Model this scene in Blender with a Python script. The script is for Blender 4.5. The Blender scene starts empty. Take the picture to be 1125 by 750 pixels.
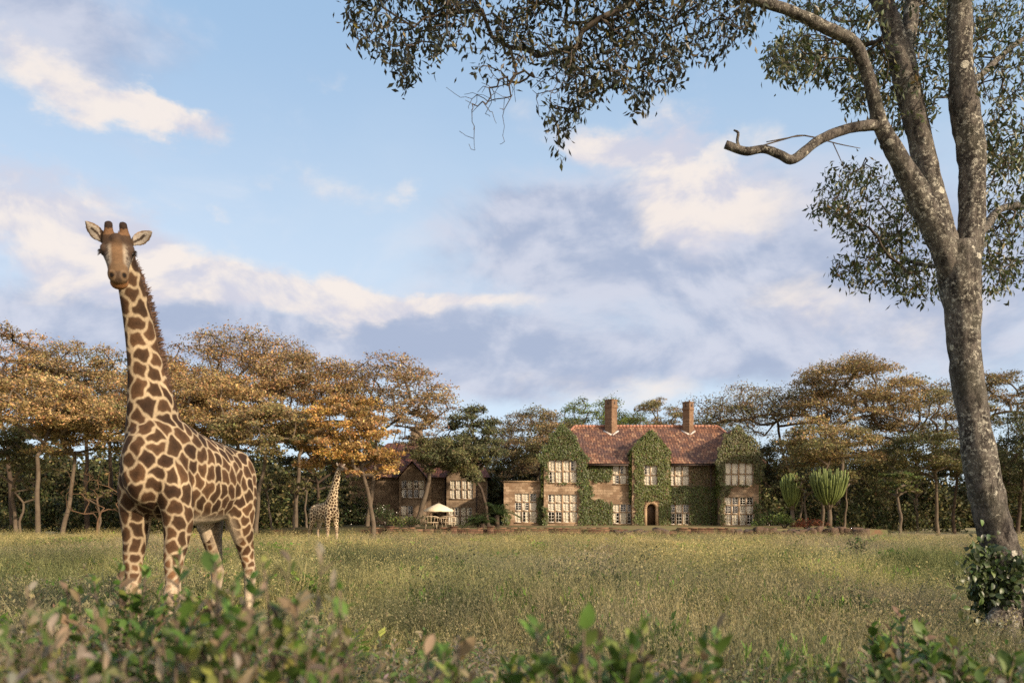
import bpy, math, random
import numpy as np
from mathutils import Vector, Matrix, noise as mnoise

SC = bpy.context.scene
COL = SC.collection
# ------------------------------------------------------------------ camera, sky, sun, exposure
CAM_H = 1.5
FPX, CX, HY = 875.0, 562.5, 560.0          # focal length in photo pixels, principal column, horizon row
cam_data = bpy.data.cameras.new('camera')
cam_data.sensor_width = 36.0
cam_data.lens = 28.0
cam_data.shift_y = 185.0 / 1125.0
cam_data.clip_start = 0.05
cam_data.clip_end = 3000.0
cam_data.dof.use_dof = True
cam_data.dof.focus_distance = 15.0
cam_data.dof.aperture_fstop = 2.3
cam = bpy.data.objects.new('camera', cam_data)
COL.objects.link(cam)
cam.location = (0.0, 0.0, CAM_H)
cam.rotation_euler = (math.radians(90), 0, 0)
SC.camera = cam

SUN_EL, SUN_AZ = math.radians(22.0), math.radians(130.0)     # azimuth clockwise from +Y (the view direction)
SUN_STRENGTH, SUN_COLOR = 3.9, (1.0, 0.81, 0.60)
SKY_STRENGTH = 0.12
sun_data = bpy.data.lights.new('sun', 'SUN')
sun_data.energy = SUN_STRENGTH
sun_data.color = SUN_COLOR
sun_data.angle = math.radians(1.5)
sun = bpy.data.objects.new('sun', sun_data)
COL.objects.link(sun)
_sd = Vector((math.sin(SUN_AZ) * math.cos(SUN_EL), math.cos(SUN_AZ) * math.cos(SUN_EL), math.sin(SUN_EL)))
sun.rotation_euler = _sd.to_track_quat('Z', 'Y').to_euler()
sun.location = (30, -30, 40)

SC.view_settings.view_transform = 'Standard'
SC.view_settings.look = 'None'
SC.view_settings.gamma = 1.0
SC.view_settings.use_curve_mapping = False
EXPOSURE = 0.76
SC.view_settings.exposure = EXPOSURE
SC.cycles.max_bounces = 6
SC.cycles.diffuse_bounces = 2
SC.cycles.glossy_bounces = 2
SC.cycles.transmission_bounces = 3
SC.cycles.transparent_max_bounces = 8
SC.cycles.use_denoising = False
SC.cycles.denoiser = 'OPENIMAGEDENOISE'
SC.cycles.denoising_input_passes = 'RGB_ALBEDO_NORMAL'
SC.cycles.denoising_prefilter = 'ACCURATE'


def srgb(*c):
    return tuple(((v / 255.0) / 12.92 if v / 255.0 <= 0.04045 else ((v / 255.0 + 0.055) / 1.055) ** 2.4) for v in c)


class NT:
    """small helper for building node chains"""
    def __init__(self, tree):
        self.t = tree; self.n = tree.nodes; self.l = tree.links
    def new(self, kind, **kw):
        nd = self.n.new(kind)
        for k, v in kw.items():
            setattr(nd, k, v)
        return nd
    def put(self, sock, v):
        if isinstance(v, (int, float)):
            sock.default_value = v
        elif isinstance(v, (tuple, list)):
            if len(v) == 3 and len(sock.default_value) == 4: v = tuple(v) + (1.0,)
            sock.default_value = v
        else:
            self.l.new(v, sock)
    def math(self, op, a, b=0.0, c=None, clamp=False):
        nd = self.n.new('ShaderNodeMath'); nd.operation = op; nd.use_clamp = clamp
        self.put(nd.inputs[0], a); self.put(nd.inputs[1], b)
        if c is not None: self.put(nd.inputs[2], c)
        return nd.outputs[0]
    def vmath(self, op, a, b=(0, 0, 0)):
        nd = self.n.new('ShaderNodeVectorMath'); nd.operation = op
        self.put(nd.inputs[0], a)
        if op == 'SCALE': self.put(nd.inputs['Scale'], b)
        else: self.put(nd.inputs[1], b)
        return nd.outputs[0]
    def mix(self, f, a, b, blend='MIX'):
        nd = self.n.new('ShaderNodeMix'); nd.data_type = 'RGBA'; nd.blend_type = blend
        self.put(nd.inputs[0], f); self.put(nd.inputs[6], a); self.put(nd.inputs[7], b)
        return nd.outputs[2]
    def sstep(self, v, lo, hi, a=0.0, b=1.0):
        nd = self.n.new('ShaderNodeMapRange'); nd.interpolation_type = 'SMOOTHSTEP'
        self.put(nd.inputs[0], v); self.put(nd.inputs[1], lo); self.put(nd.inputs[2], hi)
        self.put(nd.inputs[3], a); self.put(nd.inputs[4], b)
        return nd.outputs[0]
    def noise(self, vec, scale, detail=4.0, rough=0.55, dist=0.0, color=False):
        nd = self.n.new('ShaderNodeTexNoise')
        self.put(nd.inputs['Vector'], vec); nd.inputs['Scale'].default_value = scale
        nd.inputs['Detail'].default_value = detail; nd.inputs['Roughness'].default_value = rough
        nd.inputs['Distortion'].default_value = dist
        return nd.outputs[1 if color else 0]
    def comb(self, x, y, z):
        nd = self.n.new('ShaderNodeCombineXYZ')
        for i, v in enumerate((x, y, z)): self.put(nd.inputs[i], v)
        return nd.outputs[0]
    def sep(self, v):
        nd = self.n.new('ShaderNodeSeparateXYZ'); self.put(nd.inputs[0], v)
        return nd.outputs


def build_sky():
    w = bpy.data.worlds.new('World'); SC.world = w; w.use_nodes = True
    N = NT(w.node_tree); w.node_tree.nodes.clear()
    out = N.new('ShaderNodeOutputWorld'); bg = N.new('ShaderNodeBackground')
    sky = N.new('ShaderNodeTexSky'); sky.sky_type = 'NISHITA'; sky.sun_disc = False
    sky.sun_elevation = SUN_EL; sky.sun_rotation = SUN_AZ
    sky.air_density = 1.0; sky.dust_density = 1.2; sky.ozone_density = 1.5; sky.altitude = 1700
    d = N.new('ShaderNodeTexCoord').outputs['Generated']
    x, y, z = N.sep(d)
    az = N.math('ARCTAN2', x, y); el = N.math('ARCSINE', z)
    # billows: the direction seen on a flat cloud deck, so clouds shrink towards the horizon
    zz = N.math('ADD', N.math('MAXIMUM', z, 0.0), 0.16)
    deck = N.comb(N.math('DIVIDE', x, zz), N.math('DIVIDE', y, zz), 0.0)
    n1 = N.noise(deck, 1.15, 7.0, 0.58, 0.25)
    n2 = N.noise(deck, 3.6, 5.0, 0.6, 0.1)
    n3 = N.noise(deck, 2.1, 7.0, 0.62, 0.35)
    # streaky warp of azimuth / elevation
    ae = N.comb(N.math('MULTIPLY', az, 1.0), N.math('MULTIPLY', el, 1.9), 0.0)
    wv = N.vmath('SUBTRACT', N.noise(ae, 5.5, 6.0, 0.62, 0.0, color=True), (0.5, 0.5, 0.5))
    wx, wy, _ = N.sep(wv)
    azw = N.math('MULTIPLY_ADD', wx, 0.16, az); elw = N.math('MULTIPLY_ADD', wy, 0.11, el)

    def ang(px, py):
        ax = math.atan((px - CX) / FPX)
        return ax, math.atan((HY - py) / math.hypot(FPX, px - CX))

    def blob(px, py, rx, ry, slope=0.0, amp=1.0):
        a0, e0 = ang(px, py); ra, re = rx / FPX * math.cos(a0) ** 2, ry / FPX * math.cos(e0) ** 2
        da = N.math('SUBTRACT', azw, a0); de = N.math('SUBTRACT', elw, e0)
        de = N.math('MULTIPLY_ADD', da, slope, de)
        q = N.math('ADD', N.math('POWER', N.math('DIVIDE', da, ra), 2.0), N.math('POWER', N.math('DIVIDE', de, re), 2.0))
        return N.math('MULTIPLY', N.math('EXPONENT', N.math('MULTIPLY', q, -1.0)), amp)

    def total(bl):
        s = None
        for b in bl:
            v = blob(*b); s = v if s is None else N.math('ADD', s, v)
        return s
    white = total([(95, 100, 130, 24, 0.12, 1.1), (190, 130, 70, 20, 0.2, 0.8), (60, 264, 150, 46, 0.08, 1.15), (210, 290, 160, 38, 0.12, 1.1),
                   (340, 322, 150, 20, 0.1, 1.0), (500, 330, 100, 16, -0.05, 0.9), (255, 225, 28, 14, 0.1, .7), (460, 203, 24, 14, 0, .55),
                   (350, 72, 75, 22, 0.1, .5), (385, 205, 90, 22, 0.1, .35), (645, 160, 36, 20, 0, .9), (780, 205, 115, 58, .1, 1.1), (730, 240, 60, 40, 0, .4),
                   (720, 150, 70, 30, 0, .6), (90, 30, 30, 12, 0, .5), (700, 425, 200, 34, 0, .6), (1000, 365, 120, 30, 0, .55),
                   (20, 185, 50, 24, 0, .5), (880, 335, 110, 40, 0, .55), (560, 130, 60, 25, 0, .3), (290, 190, 40, 16, 0, .4)])
    grey = total([(40, 16, 150, 54, 0.12, 1.15), (60, 350, 200, 44, 0, .9), (300, 380, 220, 36, .05, .8), (500, 385, 190, 44, .1, .9),
                  (630, 255, 120, 56, .0, .8), (750, 295, 210, 66, .12, .95), (970, 290, 180, 80, .1, .8), (850, 190, 110, 60, 0, .4), (620, 400, 150, 34, 0, .7),
                  (880, 390, 190, 34, .1, .6), (110, 150, 120, 14, .1, .25), (1100, 340, 100, 60, 0, .5)])
    up = 0.028
    def bill(de, sc, seed, det=9.0):
        return N.noise(N.comb(az, N.math('MULTIPLY_ADD', el, 1.45, de), seed), sc, det, 0.57, 0.35)
    nA, nAu = bill(0.0, 6.5, 0.3), bill(up * 1.45, 6.5, 0.3)
    nB, nBu = bill(0.0, 4.6, 5.1), bill(up * 1.45, 4.6, 5.1)
    wm = N.math('MULTIPLY', N.sstep(N.math('MULTIPLY_ADD', nA, 2.0, N.math('SUBTRACT', white, 1.26)), 0.0, 0.80), N.sstep(white, .06, .40))
    gm = N.math('MULTIPLY', N.sstep(N.math('MULTIPLY_ADD', nB, 2.0, N.math('SUBTRACT', grey, 1.06)), 0.0, 0.85), N.sstep(grey, .05, .35))
    wsh = N.sstep(N.math('MULTIPLY_ADD', N.math('SUBTRACT', nA, nAu), 1.0, N.math('MULTIPLY', N.math('SUBTRACT', n2, .5), .12)), -.09, .09)
    gsh = N.sstep(N.math('MULTIPLY_ADD', N.math('SUBTRACT', nB, nBu), 1.0, N.math('MULTIPLY', N.math('SUBTRACT', n3, .5), .2)), -.10, .10)
    wisp = N.math('MULTIPLY', N.sstep(nB, .54, .78), .45)
    # thin veil everywhere, thicker to the horizon; free clouds away from the view
    veil = N.sstep(N.math('MULTIPLY_ADD', z, -0.9, N.math('MULTIPLY', n1, 1.0)), 0.0, 0.75, 0.0, 0.55)
    behind = N.sstep(N.math('MULTIPLY_ADD', y, -0.5, n1), 0.55, 0.85)
    S = 1.0 / SKY_STRENGTH / 2 ** EXPOSURE
    k = lambda c, m=1.0: tuple(v * S * m for v in srgb(*c))
    # brightness of the clear sky lifted a little: thin bright cirrus in front of Nishita blue
    base = N.mix(0.82, sky.outputs[0], N.mix(N.sstep(z, 0.22, 0.56), k((212, 229, 245)), k((168, 201, 234))))
    c = N.mix(veil, base, k((216, 229, 243)))
    c = N.mix(wisp, c, k((232, 234, 242)))
    c = N.mix(N.math('MULTIPLY', gm, 0.88), c, N.mix(gsh, k((168, 180, 207)), k((211, 214, 229))))
    c = N.mix(N.math('MULTIPLY', wm, 0.92), c, N.mix(wsh, k((212, 212, 226)), k((250, 239, 231))))
    c = N.mix(behind, c, k((228, 220, 216)))
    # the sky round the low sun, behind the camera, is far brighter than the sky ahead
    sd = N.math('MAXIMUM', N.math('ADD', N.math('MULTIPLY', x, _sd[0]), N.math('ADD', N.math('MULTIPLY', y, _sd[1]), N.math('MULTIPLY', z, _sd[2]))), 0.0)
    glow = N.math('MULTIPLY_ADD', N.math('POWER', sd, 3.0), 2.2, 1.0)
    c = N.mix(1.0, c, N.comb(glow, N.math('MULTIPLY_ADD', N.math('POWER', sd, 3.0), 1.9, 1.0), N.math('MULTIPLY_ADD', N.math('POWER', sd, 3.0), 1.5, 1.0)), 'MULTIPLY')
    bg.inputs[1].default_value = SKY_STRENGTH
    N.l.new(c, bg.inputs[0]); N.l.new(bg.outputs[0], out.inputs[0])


build_sky()

# ------------------------------------------------------------------ helpers
RNG = np.random.default_rng(7)


def P(px, py, d):
    return np.array([(px - CX) * d / FPX, d, CAM_H + (HY - py) * d / FPX])


def hx(px, d): return (px - CX) * d / FPX
def hz(py, d): return CAM_H + (HY - py) * d / FPX


ORIGIN = {}


def link(o, parent=None):
    COL.objects.link(o)
    if parent is not None:
        o.parent = parent
    return o


def origin_of(parent):
    return ORIGIN.get(parent.name, np.zeros(3)) if parent is not None else np.zeros(3)


def thing(name, label, cat, loc=(0, 0, 0), group=None):
    o = bpy.data.objects.new(name, None); COL.objects.link(o)
    o.empty_display_size = 0.3
    o.location = tuple(float(v) for v in loc); ORIGIN[o.name] = np.array(loc, float)
    tag(o, label, cat, group)
    return o


def tag(o, label, cat, group=None):
    o['label'] = label; o['category'] = cat
    if group: o['group'] = group
    return o


def np_mesh(name, V, F, mats=None, cols=None, smooth=False, midx=None):
    """V (n,3); F a list of (m,k) int arrays; cols (n,3) vertex colours"""
    me = bpy.data.meshes.new(name)
    V = np.asarray(V, np.float32)
    Fs = [np.asarray(f, np.int32) for f in (F if isinstance(F, list) else [F]) if len(f)]
    me.vertices.add(len(V)); me.vertices.foreach_set('co', V.ravel())
    loops = np.concatenate([f.ravel() for f in Fs])
    cnt = np.concatenate([np.full(len(f), f.shape[1], np.int32) for f in Fs])
    start = np.concatenate([[0], np.cumsum(cnt)[:-1]]).astype(np.int32)
    me.loops.add(len(loops)); me.loops.foreach_set('vertex_index', loops)
    me.polygons.add(len(cnt)); me.polygons.foreach_set('loop_start', start)
    if smooth: me.polygons.foreach_set('use_smooth', np.ones(len(cnt), bool))
    for m in (mats or []): me.materials.append(m)
    if midx is not None: me.polygons.foreach_set('material_index', np.asarray(midx, np.int32))
    me.update(calc_edges=True)
    if cols is not None:
        a = me.attributes.new('Col', 'FLOAT_COLOR', 'POINT')
        a.data.foreach_set('color', np.hstack([cols, np.ones((len(cols), 1))]).astype(np.float32).ravel())
    return me


def obj(name, V, F, m, parent=None, cols=None, smooth=False):
    """world-space vertices -> ONE mesh object under parent"""
    V = np.asarray(V, float)
    if parent is not None:
        off = origin_of(parent)
    else:
        off = np.array([V[:, 0].mean(), V[:, 1].mean(), V[:, 2].min()])
    me = np_mesh(name, V - off, F, [m] if not isinstance(m, list) else m, cols, smooth)
    o = bpy.data.objects.new(name, me); link(o, parent)
    if parent is None:
        o.location = tuple(off); ORIGIN[o.name] = off
    else:
        ORIGIN[o.name] = off
    return o


class MB:
    """collects boxes, prisms and tubes into one mesh"""
    def __init__(self): self.v = []; self.f = []; self.n = 0; self.c = []
    def add(self, V, F, col=None):
        V = np.asarray(V, float)
        self.v.append(V)
        for f in F: self.f.append(tuple(int(i) + self.n for i in f))
        self.c.append(np.tile(np.array(col if col is not None else (1, 1, 1), float), (len(V), 1)))
        self.n += len(V)
    def box(self, x0, x1, y0, y1, z0, z1, col=None):
        V = [(x, y, z) for z in (z0, z1) for y in (y0, y1) for x in (x0, x1)]
        self.add(V, [(0, 2, 3, 1), (4, 5, 7, 6), (0, 1, 5, 4), (1, 3, 7, 5), (3, 2, 6, 7), (2, 0, 4, 6)], col)
    def poly(self, pts, col=None):
        self.add(pts, [tuple(range(len(pts)))], col)
    def prism(self, pts, off, col=None):
        """closed prism: polygon pts swept by off"""
        pts = np.asarray(pts, float); k = len(pts)
        V = np.vstack([pts, pts + np.asarray(off, float)])
        F = [tuple(range(k)), tuple(range(2 * k - 1, k - 1, -1))] + [(i, i + k, (i + 1) % k + k, (i + 1) % k) for i in range(k)]
        self.add(V, F, col)
    def tube(self, pts, rad, sides=8, col=None, cap=True, jit=0.0, rng=None):
        V, F = tube_geo(pts, rad, sides, cap, jit, rng)
        self.add(V, F, col)
    def arrays(self):
        V = np.vstack(self.v); by = {}
        for f in self.f: by.setdefault(len(f), []).append(f)
        return V, [np.array(v, np.int32) for v in by.values()], np.vstack(self.c)
    def build(self, name, m, parent=None, smooth=False, cols=False):
        V, F, C = self.arrays()
        return obj(name, V, F, m, parent, C if cols else None, smooth)


def tube_geo(pts, rad, sides=8, cap=True, jit=0.0, rng=None):
    pts = np.asarray(pts, float); n = len(pts)
    rad = np.broadcast_to(np.asarray(rad, float), (n,))
    T = np.gradient(pts, axis=0); T /= np.linalg.norm(T, axis=1)[:, None] + 1e-12
    a = np.array([0, 0, 1.0]) if abs(T[0][2]) < 0.9 else np.array([1.0, 0, 0])
    u = np.cross(T[0], a); u /= np.linalg.norm(u)
    V = []
    th = np.linspace(0, 2 * math.pi, sides, endpoint=False)
    for i in range(n):
        u = u - T[i] * (u @ T[i]); u /= np.linalg.norm(u) + 1e-12
        w = np.cross(T[i], u)
        r = rad[i] * np.ones(sides)
        if jit and rng is not None: r = r * (1 + jit * rng.uniform(-1, 1, sides))
        V.append(pts[i] + np.outer(np.cos(th) * r, u) + np.outer(np.sin(th) * r, w))
    V = np.vstack(V); F = []
    for i in range(n - 1):
        for j in range(sides):
            k = (j + 1) % sides
            F.append((i * sides + j, i * sides + k, (i + 1) * sides + k, (i + 1) * sides + j))
    if cap:
        F.append(tuple(range(sides - 1, -1, -1))); F.append(tuple((n - 1) * sides + j for j in range(sides)))
    return V, F


def catmull(K, m):
    """K (n,c) control rows -> smooth rows, m per span"""
    K = np.asarray(K, float); n = len(K)
    E = np.vstack([2 * K[0] - K[1], K, 2 * K[-1] - K[-2]])
    out = []
    for i in range(n - 1):
        p0, p1, p2, p3 = E[i], E[i + 1], E[i + 2], E[i + 3]
        for t in np.linspace(0, 1, m, endpoint=False):
            out.append(0.5 * (2 * p1 + (p2 - p0) * t + (2 * p0 - 5 * p1 + 4 * p2 - p3) * t ** 2 + (3 * p1 - p0 - 3 * p2 + p3) * t ** 3))
    out.append(K[-1])
    return np.array(out)


def unit(v):
    v = np.asarray(v, float)
    return v / (np.linalg.norm(v, axis=-1, keepdims=True) + 1e-12)


def rand_unit(rng, n):
    return unit(rng.normal(size=(n, 3)))


def leaf_quads(c, ax, nrm, L, W, fold=0.0):
    """diamond leaves: centre c (n,3), long axis ax, normal nrm, length L, width W"""
    n = len(c); ax = unit(ax); s = unit(np.cross(ax, nrm)); nn = np.cross(s, ax)
    L = np.broadcast_to(L, (n,))[:, None]; W = np.broadcast_to(W, (n,))[:, None]
    V = np.stack([c - ax * L / 2, c + s * W / 2 - nn * fold * W, c + ax * L / 2, c - s * W / 2 - nn * fold * W], 1).reshape(-1, 3)
    b = np.arange(n)[:, None] * 4
    if fold: F = np.vstack([b + np.array([0, 1, 2]), b + np.array([0, 2, 3])])
    else: F = b + np.array([0, 1, 2, 3])
    return V, F.astype(np.int32)


LEAF_T = np.array([(0, 0, 0), (.28, .40, .10), (.62, .42, .08), (1, 0, -.12), (.62, -.42, .08), (.28, -.40, .10), (.3, 0, 0), (.64, 0, -.02), (.85, .22, 0), (.85, -.22, 0)], float)
LEAF_F = np.array([(0, 6, 1), (0, 5, 6), (1, 6, 7), (1, 7, 2), (5, 7, 6), (5, 4, 7), (2, 7, 8), (4, 9, 7), (7, 3, 8), (7, 9, 3)], np.int32)


def leaf_shapes(base, ax, nrm, L, W, curl=0.0):
    """ovate folded leaves growing from base along ax"""
    n = len(base); ax = unit(ax); s = unit(np.cross(nrm, ax)); nn = np.cross(ax, s)
    L = np.broadcast_to(L, (n,)); W = np.broadcast_to(W, (n,)); curl = np.broadcast_to(curl, (n,))
    t = LEAF_T
    V = (base[:, None, :] + ax[:, None, :] * (t[None, :, 0] * L[:, None])[..., None] + s[:, None, :] * (t[None, :, 1] * W[:, None])[..., None]
         + nn[:, None, :] * (t[None, :, 2] * W[:, None] - curl[:, None] * L[:, None] * t[None, :, 0] ** 2)[..., None])
    F = (np.arange(n)[:, None, None] * len(t) + LEAF_F[None]).reshape(-1, 3)
    return V.reshape(-1, 3), F.astype(np.int32)


def vcol(c, rng, n, k, spread=0.25, hue=0.08):
    """per-leaf colour variety, repeated for the k vertices of each leaf"""
    c = np.asarray(c, float)
    if c.ndim == 1: c = np.tile(c, (n, 1))
    g = np.exp(rng.normal(0, spread, (n, 1))) * np.exp(rng.normal(0, hue, (n, 3)))
    return np.repeat(np.clip(c * g, 0.004, 0.8), k, axis=0)


# ------------------------------------------------------------------ materials
def new_mat(name):
    m = bpy.data.materials.new(name); m.use_nodes = True
    N = NT(m.node_tree); b = m.node_tree.nodes['Principled BSDF']
    return m, N, b


def mat_noise(name, c1, c2, scale=3.0, rough=0.85, bump=0.0, bscale=None, spec=0.3, c3=None, s3=None, detail=6.0, lo=.3, hi=.7):
    m, N, b = new_mat(name)
    co = N.new('ShaderNodeTexCoord').outputs['Object']
    f = N.sstep(N.noise(co, scale, detail, 0.6), lo, hi)
    c = N.mix(f, c1, c2)
    if c3 is not None:
        c = N.mix(N.sstep(N.noise(N.vmath('ADD', co, (7.3, 1.1, 4.7)), s3 or scale * 3, 5, 0.6), .5, .68), c, c3)
    N.put(b.inputs['Base Color'], c); b.inputs['Roughness'].default_value = rough
    b.inputs['Specular IOR Level'].default_value = spec
    if bump:
        bp = N.new('ShaderNodeBump'); bp.inputs['Strength'].default_value = bump; bp.inputs['Distance'].default_value = 0.05
        N.put(bp.inputs['Height'], N.noise(co, bscale or scale * 4, 6, 0.65)); N.l.new(bp.outputs[0], b.inputs['Normal'])
    return m


def mat_leaf(name, gain=1.0, trans=0.3, rough=0.55, spec=0.25, tint=(1, 1, 1)):
    """colour from the Col attribute, part of the light passes through the leaf"""
    m, N, b = new_mat(name)
    at = N.new('ShaderNodeAttribute'); at.attribute_name = 'Col'
    c = N.mix(1.0, at.outputs['Color'], tuple(gain * t for t in tint), 'MULTIPLY')
    N.put(b.inputs['Base Color'], c); b.inputs['Roughness'].default_value = rough
    b.inputs['Specular IOR Level'].default_value = spec
    tr = N.new('ShaderNodeBsdfTranslucent'); N.put(tr.inputs[0], c)
    mx = N.new('ShaderNodeMixShader'); mx.inputs[0].default_value = trans
    N.l.new(b.outputs[0], mx.inputs[1]); N.l.new(tr.outputs[0], mx.inputs[2])
    N.l.new(mx.outputs[0], m.node_tree.nodes['Material Output'].inputs[0])
    return m


def mat_attr(name, rough=0.75, spec=0.2, nscale=40.0, namt=0.25, bump=0.15):
    m, N, b = new_mat(name)
    at = N.new('ShaderNodeAttribute'); at.attribute_name = 'Col'
    co = N.new('ShaderNodeTexCoord').outputs['Object']
    n = N.noise(co, nscale, 5, 0.6)
    g = N.math('MULTIPLY_ADD', n, 2 * namt, 1.0 - namt)
    N.put(b.inputs['Base Color'], N.mix(1.0, at.outputs['Color'], N.comb(g, g, g), 'MULTIPLY'))
    b.inputs['Roughness'].default_value = rough; b.inputs['Specular IOR Level'].default_value = spec
    if bump:
        bp = N.new('ShaderNodeBump'); bp.inputs['Strength'].default_value = bump; bp.inputs['Distance'].default_value = 0.01
        N.put(bp.inputs['Height'], N.noise(co, nscale * 2, 4, 0.6)); N.l.new(bp.outputs[0], b.inputs['Normal'])
    return m


def mat_blocks(name, cols, mortar, bw=0.45, bh=0.2, msize=0.012, scale_noise=1.2, bump=0.5, rough=0.9, dirt=None):
    """coursed stone or brick on upright faces, course height from world z"""
    m, N, b = new_mat(name)
    co = N.new('ShaderNodeTexCoord').outputs['Object']
    x, y, z = N.sep(co)
    wob = N.math('MULTIPLY', N.math('SUBTRACT', N.noise(co, 1.7, 3), 0.5), 0.06)
    vec = N.comb(N.math('ADD', N.math('ADD', x, N.math('MULTIPLY', y, 0.87)), wob), N.math('ADD', z, N.math('MULTIPLY', wob, 0.4)), 0.0)
    br = N.new('ShaderNodeTexBrick'); N.put(br.inputs['Vector'], vec)
    br.inputs['Scale'].default_value = 1.0; br.inputs['Brick Width'].default_value = bw; br.inputs['Row Height'].default_value = bh
    br.inputs['Mortar Size'].default_value = msize; br.inputs['Mortar Smooth'].default_value = 0.3; br.inputs['Bias'].default_value = 0.0
    N.put(br.inputs['Color1'], (0, 0, 0)); N.put(br.inputs['Color2'], (1, 1, 1)); N.put(br.inputs['Mortar'], (0.5, 0.5, 0.5))
    r = N.new('ShaderNodeSeparateColor'); N.l.new(br.outputs['Color'], r.inputs[0])
    c = N.mix(N.sstep(r.outputs[0], 0.1, 0.9), cols[0], cols[1])
    c = N.mix(N.sstep(N.noise(co, scale_noise, 6, 0.65), 0.42, 0.7), c, cols[2])
    c = N.mix(N.math('MULTIPLY', br.outputs['Fac'], 0.8), c, mortar)
    c = N.mix(1.0, c, N.mix(N.noise(co, 14.0, 4, 0.7), (0.7, 0.7, 0.7), (1.25, 1.25, 1.25)), 'MULTIPLY')
    if dirt is not None:
        c = N.mix(N.math('MULTIPLY', N.sstep(N.noise(N.comb(N.math('MULTIPLY', x, 1.2), y, N.math('MULTIPLY', z, 0.35)), 1.0, 5, 0.6), .5, .72), 0.75), c, dirt)
    N.put(b.inputs['Base Color'], c); b.inputs['Roughness'].default_value = rough; b.inputs['Specular IOR Level'].default_value = 0.2
    bp = N.new('ShaderNodeBump'); bp.inputs['Strength'].default_value = bump; bp.inputs['Distance'].default_value = 0.04
    N.put(bp.inputs['Height'], N.math('SUBTRACT', N.noise(co, 9.0, 5, 0.6), br.outputs['Fac'])); N.l.new(bp.outputs[0], b.inputs['Normal'])
    return m
# ------------------------------------------------------------------ ground
def field_color(N, co):
    """dry savanna grass: straw, green and greyish purple patches by place"""
    big = N.noise(co, 0.10, 4, 0.55); mid = N.noise(N.vmath('ADD', co, (31, 7, 0)), 0.42, 5, 0.6)
    gr = N.noise(N.vmath('ADD', co, (3, 57, 0)), 0.19, 4, 0.6)
    c = N.mix(N.sstep(mid, .35, .65), (0.480, 0.430, 0.205), (0.340, 0.330, 0.150))
    yy = N.sep(co)[1]
    c = N.mix(N.math('MULTIPLY', N.sstep(yy, 14.0, 34.0), .75), c, N.mix(mid, (0.64, 0.52, 0.26), (0.50, 0.44, 0.20)))  # far straw grass; the warm light lying there is put in too
    c = N.mix(N.math('MULTIPLY', N.sstep(gr, .44, .64), N.sstep(yy, 20.0, 44.0, .8, .35)), c, (0.190, 0.230, 0.100))
    c = N.mix(N.math('MULTIPLY', N.sstep(big, .46, .62), .7), c, (0.345, 0.290, 0.235))
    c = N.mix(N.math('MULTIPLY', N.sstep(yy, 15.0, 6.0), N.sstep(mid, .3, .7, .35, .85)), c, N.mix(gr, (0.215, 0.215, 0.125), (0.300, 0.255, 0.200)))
    return c


def mat_ground():
    m, N, b = new_mat('field soil')
    co = N.new('ShaderNodeNewGeometry').outputs['Position']
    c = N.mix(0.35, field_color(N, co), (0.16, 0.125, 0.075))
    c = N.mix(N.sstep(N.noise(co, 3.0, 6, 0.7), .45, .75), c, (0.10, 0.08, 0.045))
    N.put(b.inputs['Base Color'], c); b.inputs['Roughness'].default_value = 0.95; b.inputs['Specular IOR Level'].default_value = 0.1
    return m


gx = np.concatenate([[-900, -300, -120], np.linspace(-60, 60, 181), [120, 300, 900]])
gy = np.concatenate([[-300, -60, -20], np.linspace(-8, 100, 163), [140, 300, 1200]])
GX, GY = np.meshgrid(gx, gy)
def ground_z(x, y):
    x = np.asarray(x, float); y = np.asarray(y, float)
    w = np.clip((46 - y) / 10, 0, 1) * np.clip((y - 11) / 6, 0, 1) * np.clip((40 - np.abs(x)) / 10, 0, 1)
    t = np.clip((y - 12) / 16, 0, 1)
    m = np.clip((34 - y) / 8, 0, 1) * np.clip((y - 10.5) / 4, 0, 1) * np.clip((24 - np.abs(x)) / 8, 0, 1)
    return m * 0.15 * (np.sin(x * .9 + 1.3 * np.sin(y * .37)) * np.sin(y * .62 + .8 * np.sin(x * .5)) + .4 * np.sin(x * 1.9 + y * 1.1)) - 0.35 * t * t * (3 - 2 * t) + w * (0.20 * np.sin(x * 0.41 + 1.0) * np.cos(y * 0.43) + 0.09 * np.sin(x * 0.83 + y * 0.61))
nxg = len(gx)
idx = np.arange(len(gx) * len(gy)).reshape(len(gy), nxg)
GF = np.stack([idx[:-1, :-1], idx[:-1, 1:], idx[1:, 1:], idx[1:, :-1]], -1).reshape(-1, 4)
GV = np.stack([GX.ravel(), GY.ravel(), ground_z(GX, GY).ravel()], 1)
go = bpy.data.objects.new('ground', np_mesh('ground', GV, GF, [mat_ground()], smooth=True)); link(go)
go['kind'] = 'structure'

# terrace the houses stand on
TZ = 0.25
mb = MB(); mb.box(-16, 24, 50.4, 92, -0.6, TZ)
M_lawn = mat_noise('terrace lawn', (0.075, 0.085, 0.03), (0.13, 0.10, 0.05), 0.8, 0.95, c3=(0.14, 0.07, 0.04), s3=1.4)
to = mb.build('terrace', M_lawn); to['kind'] = 'structure'

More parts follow.
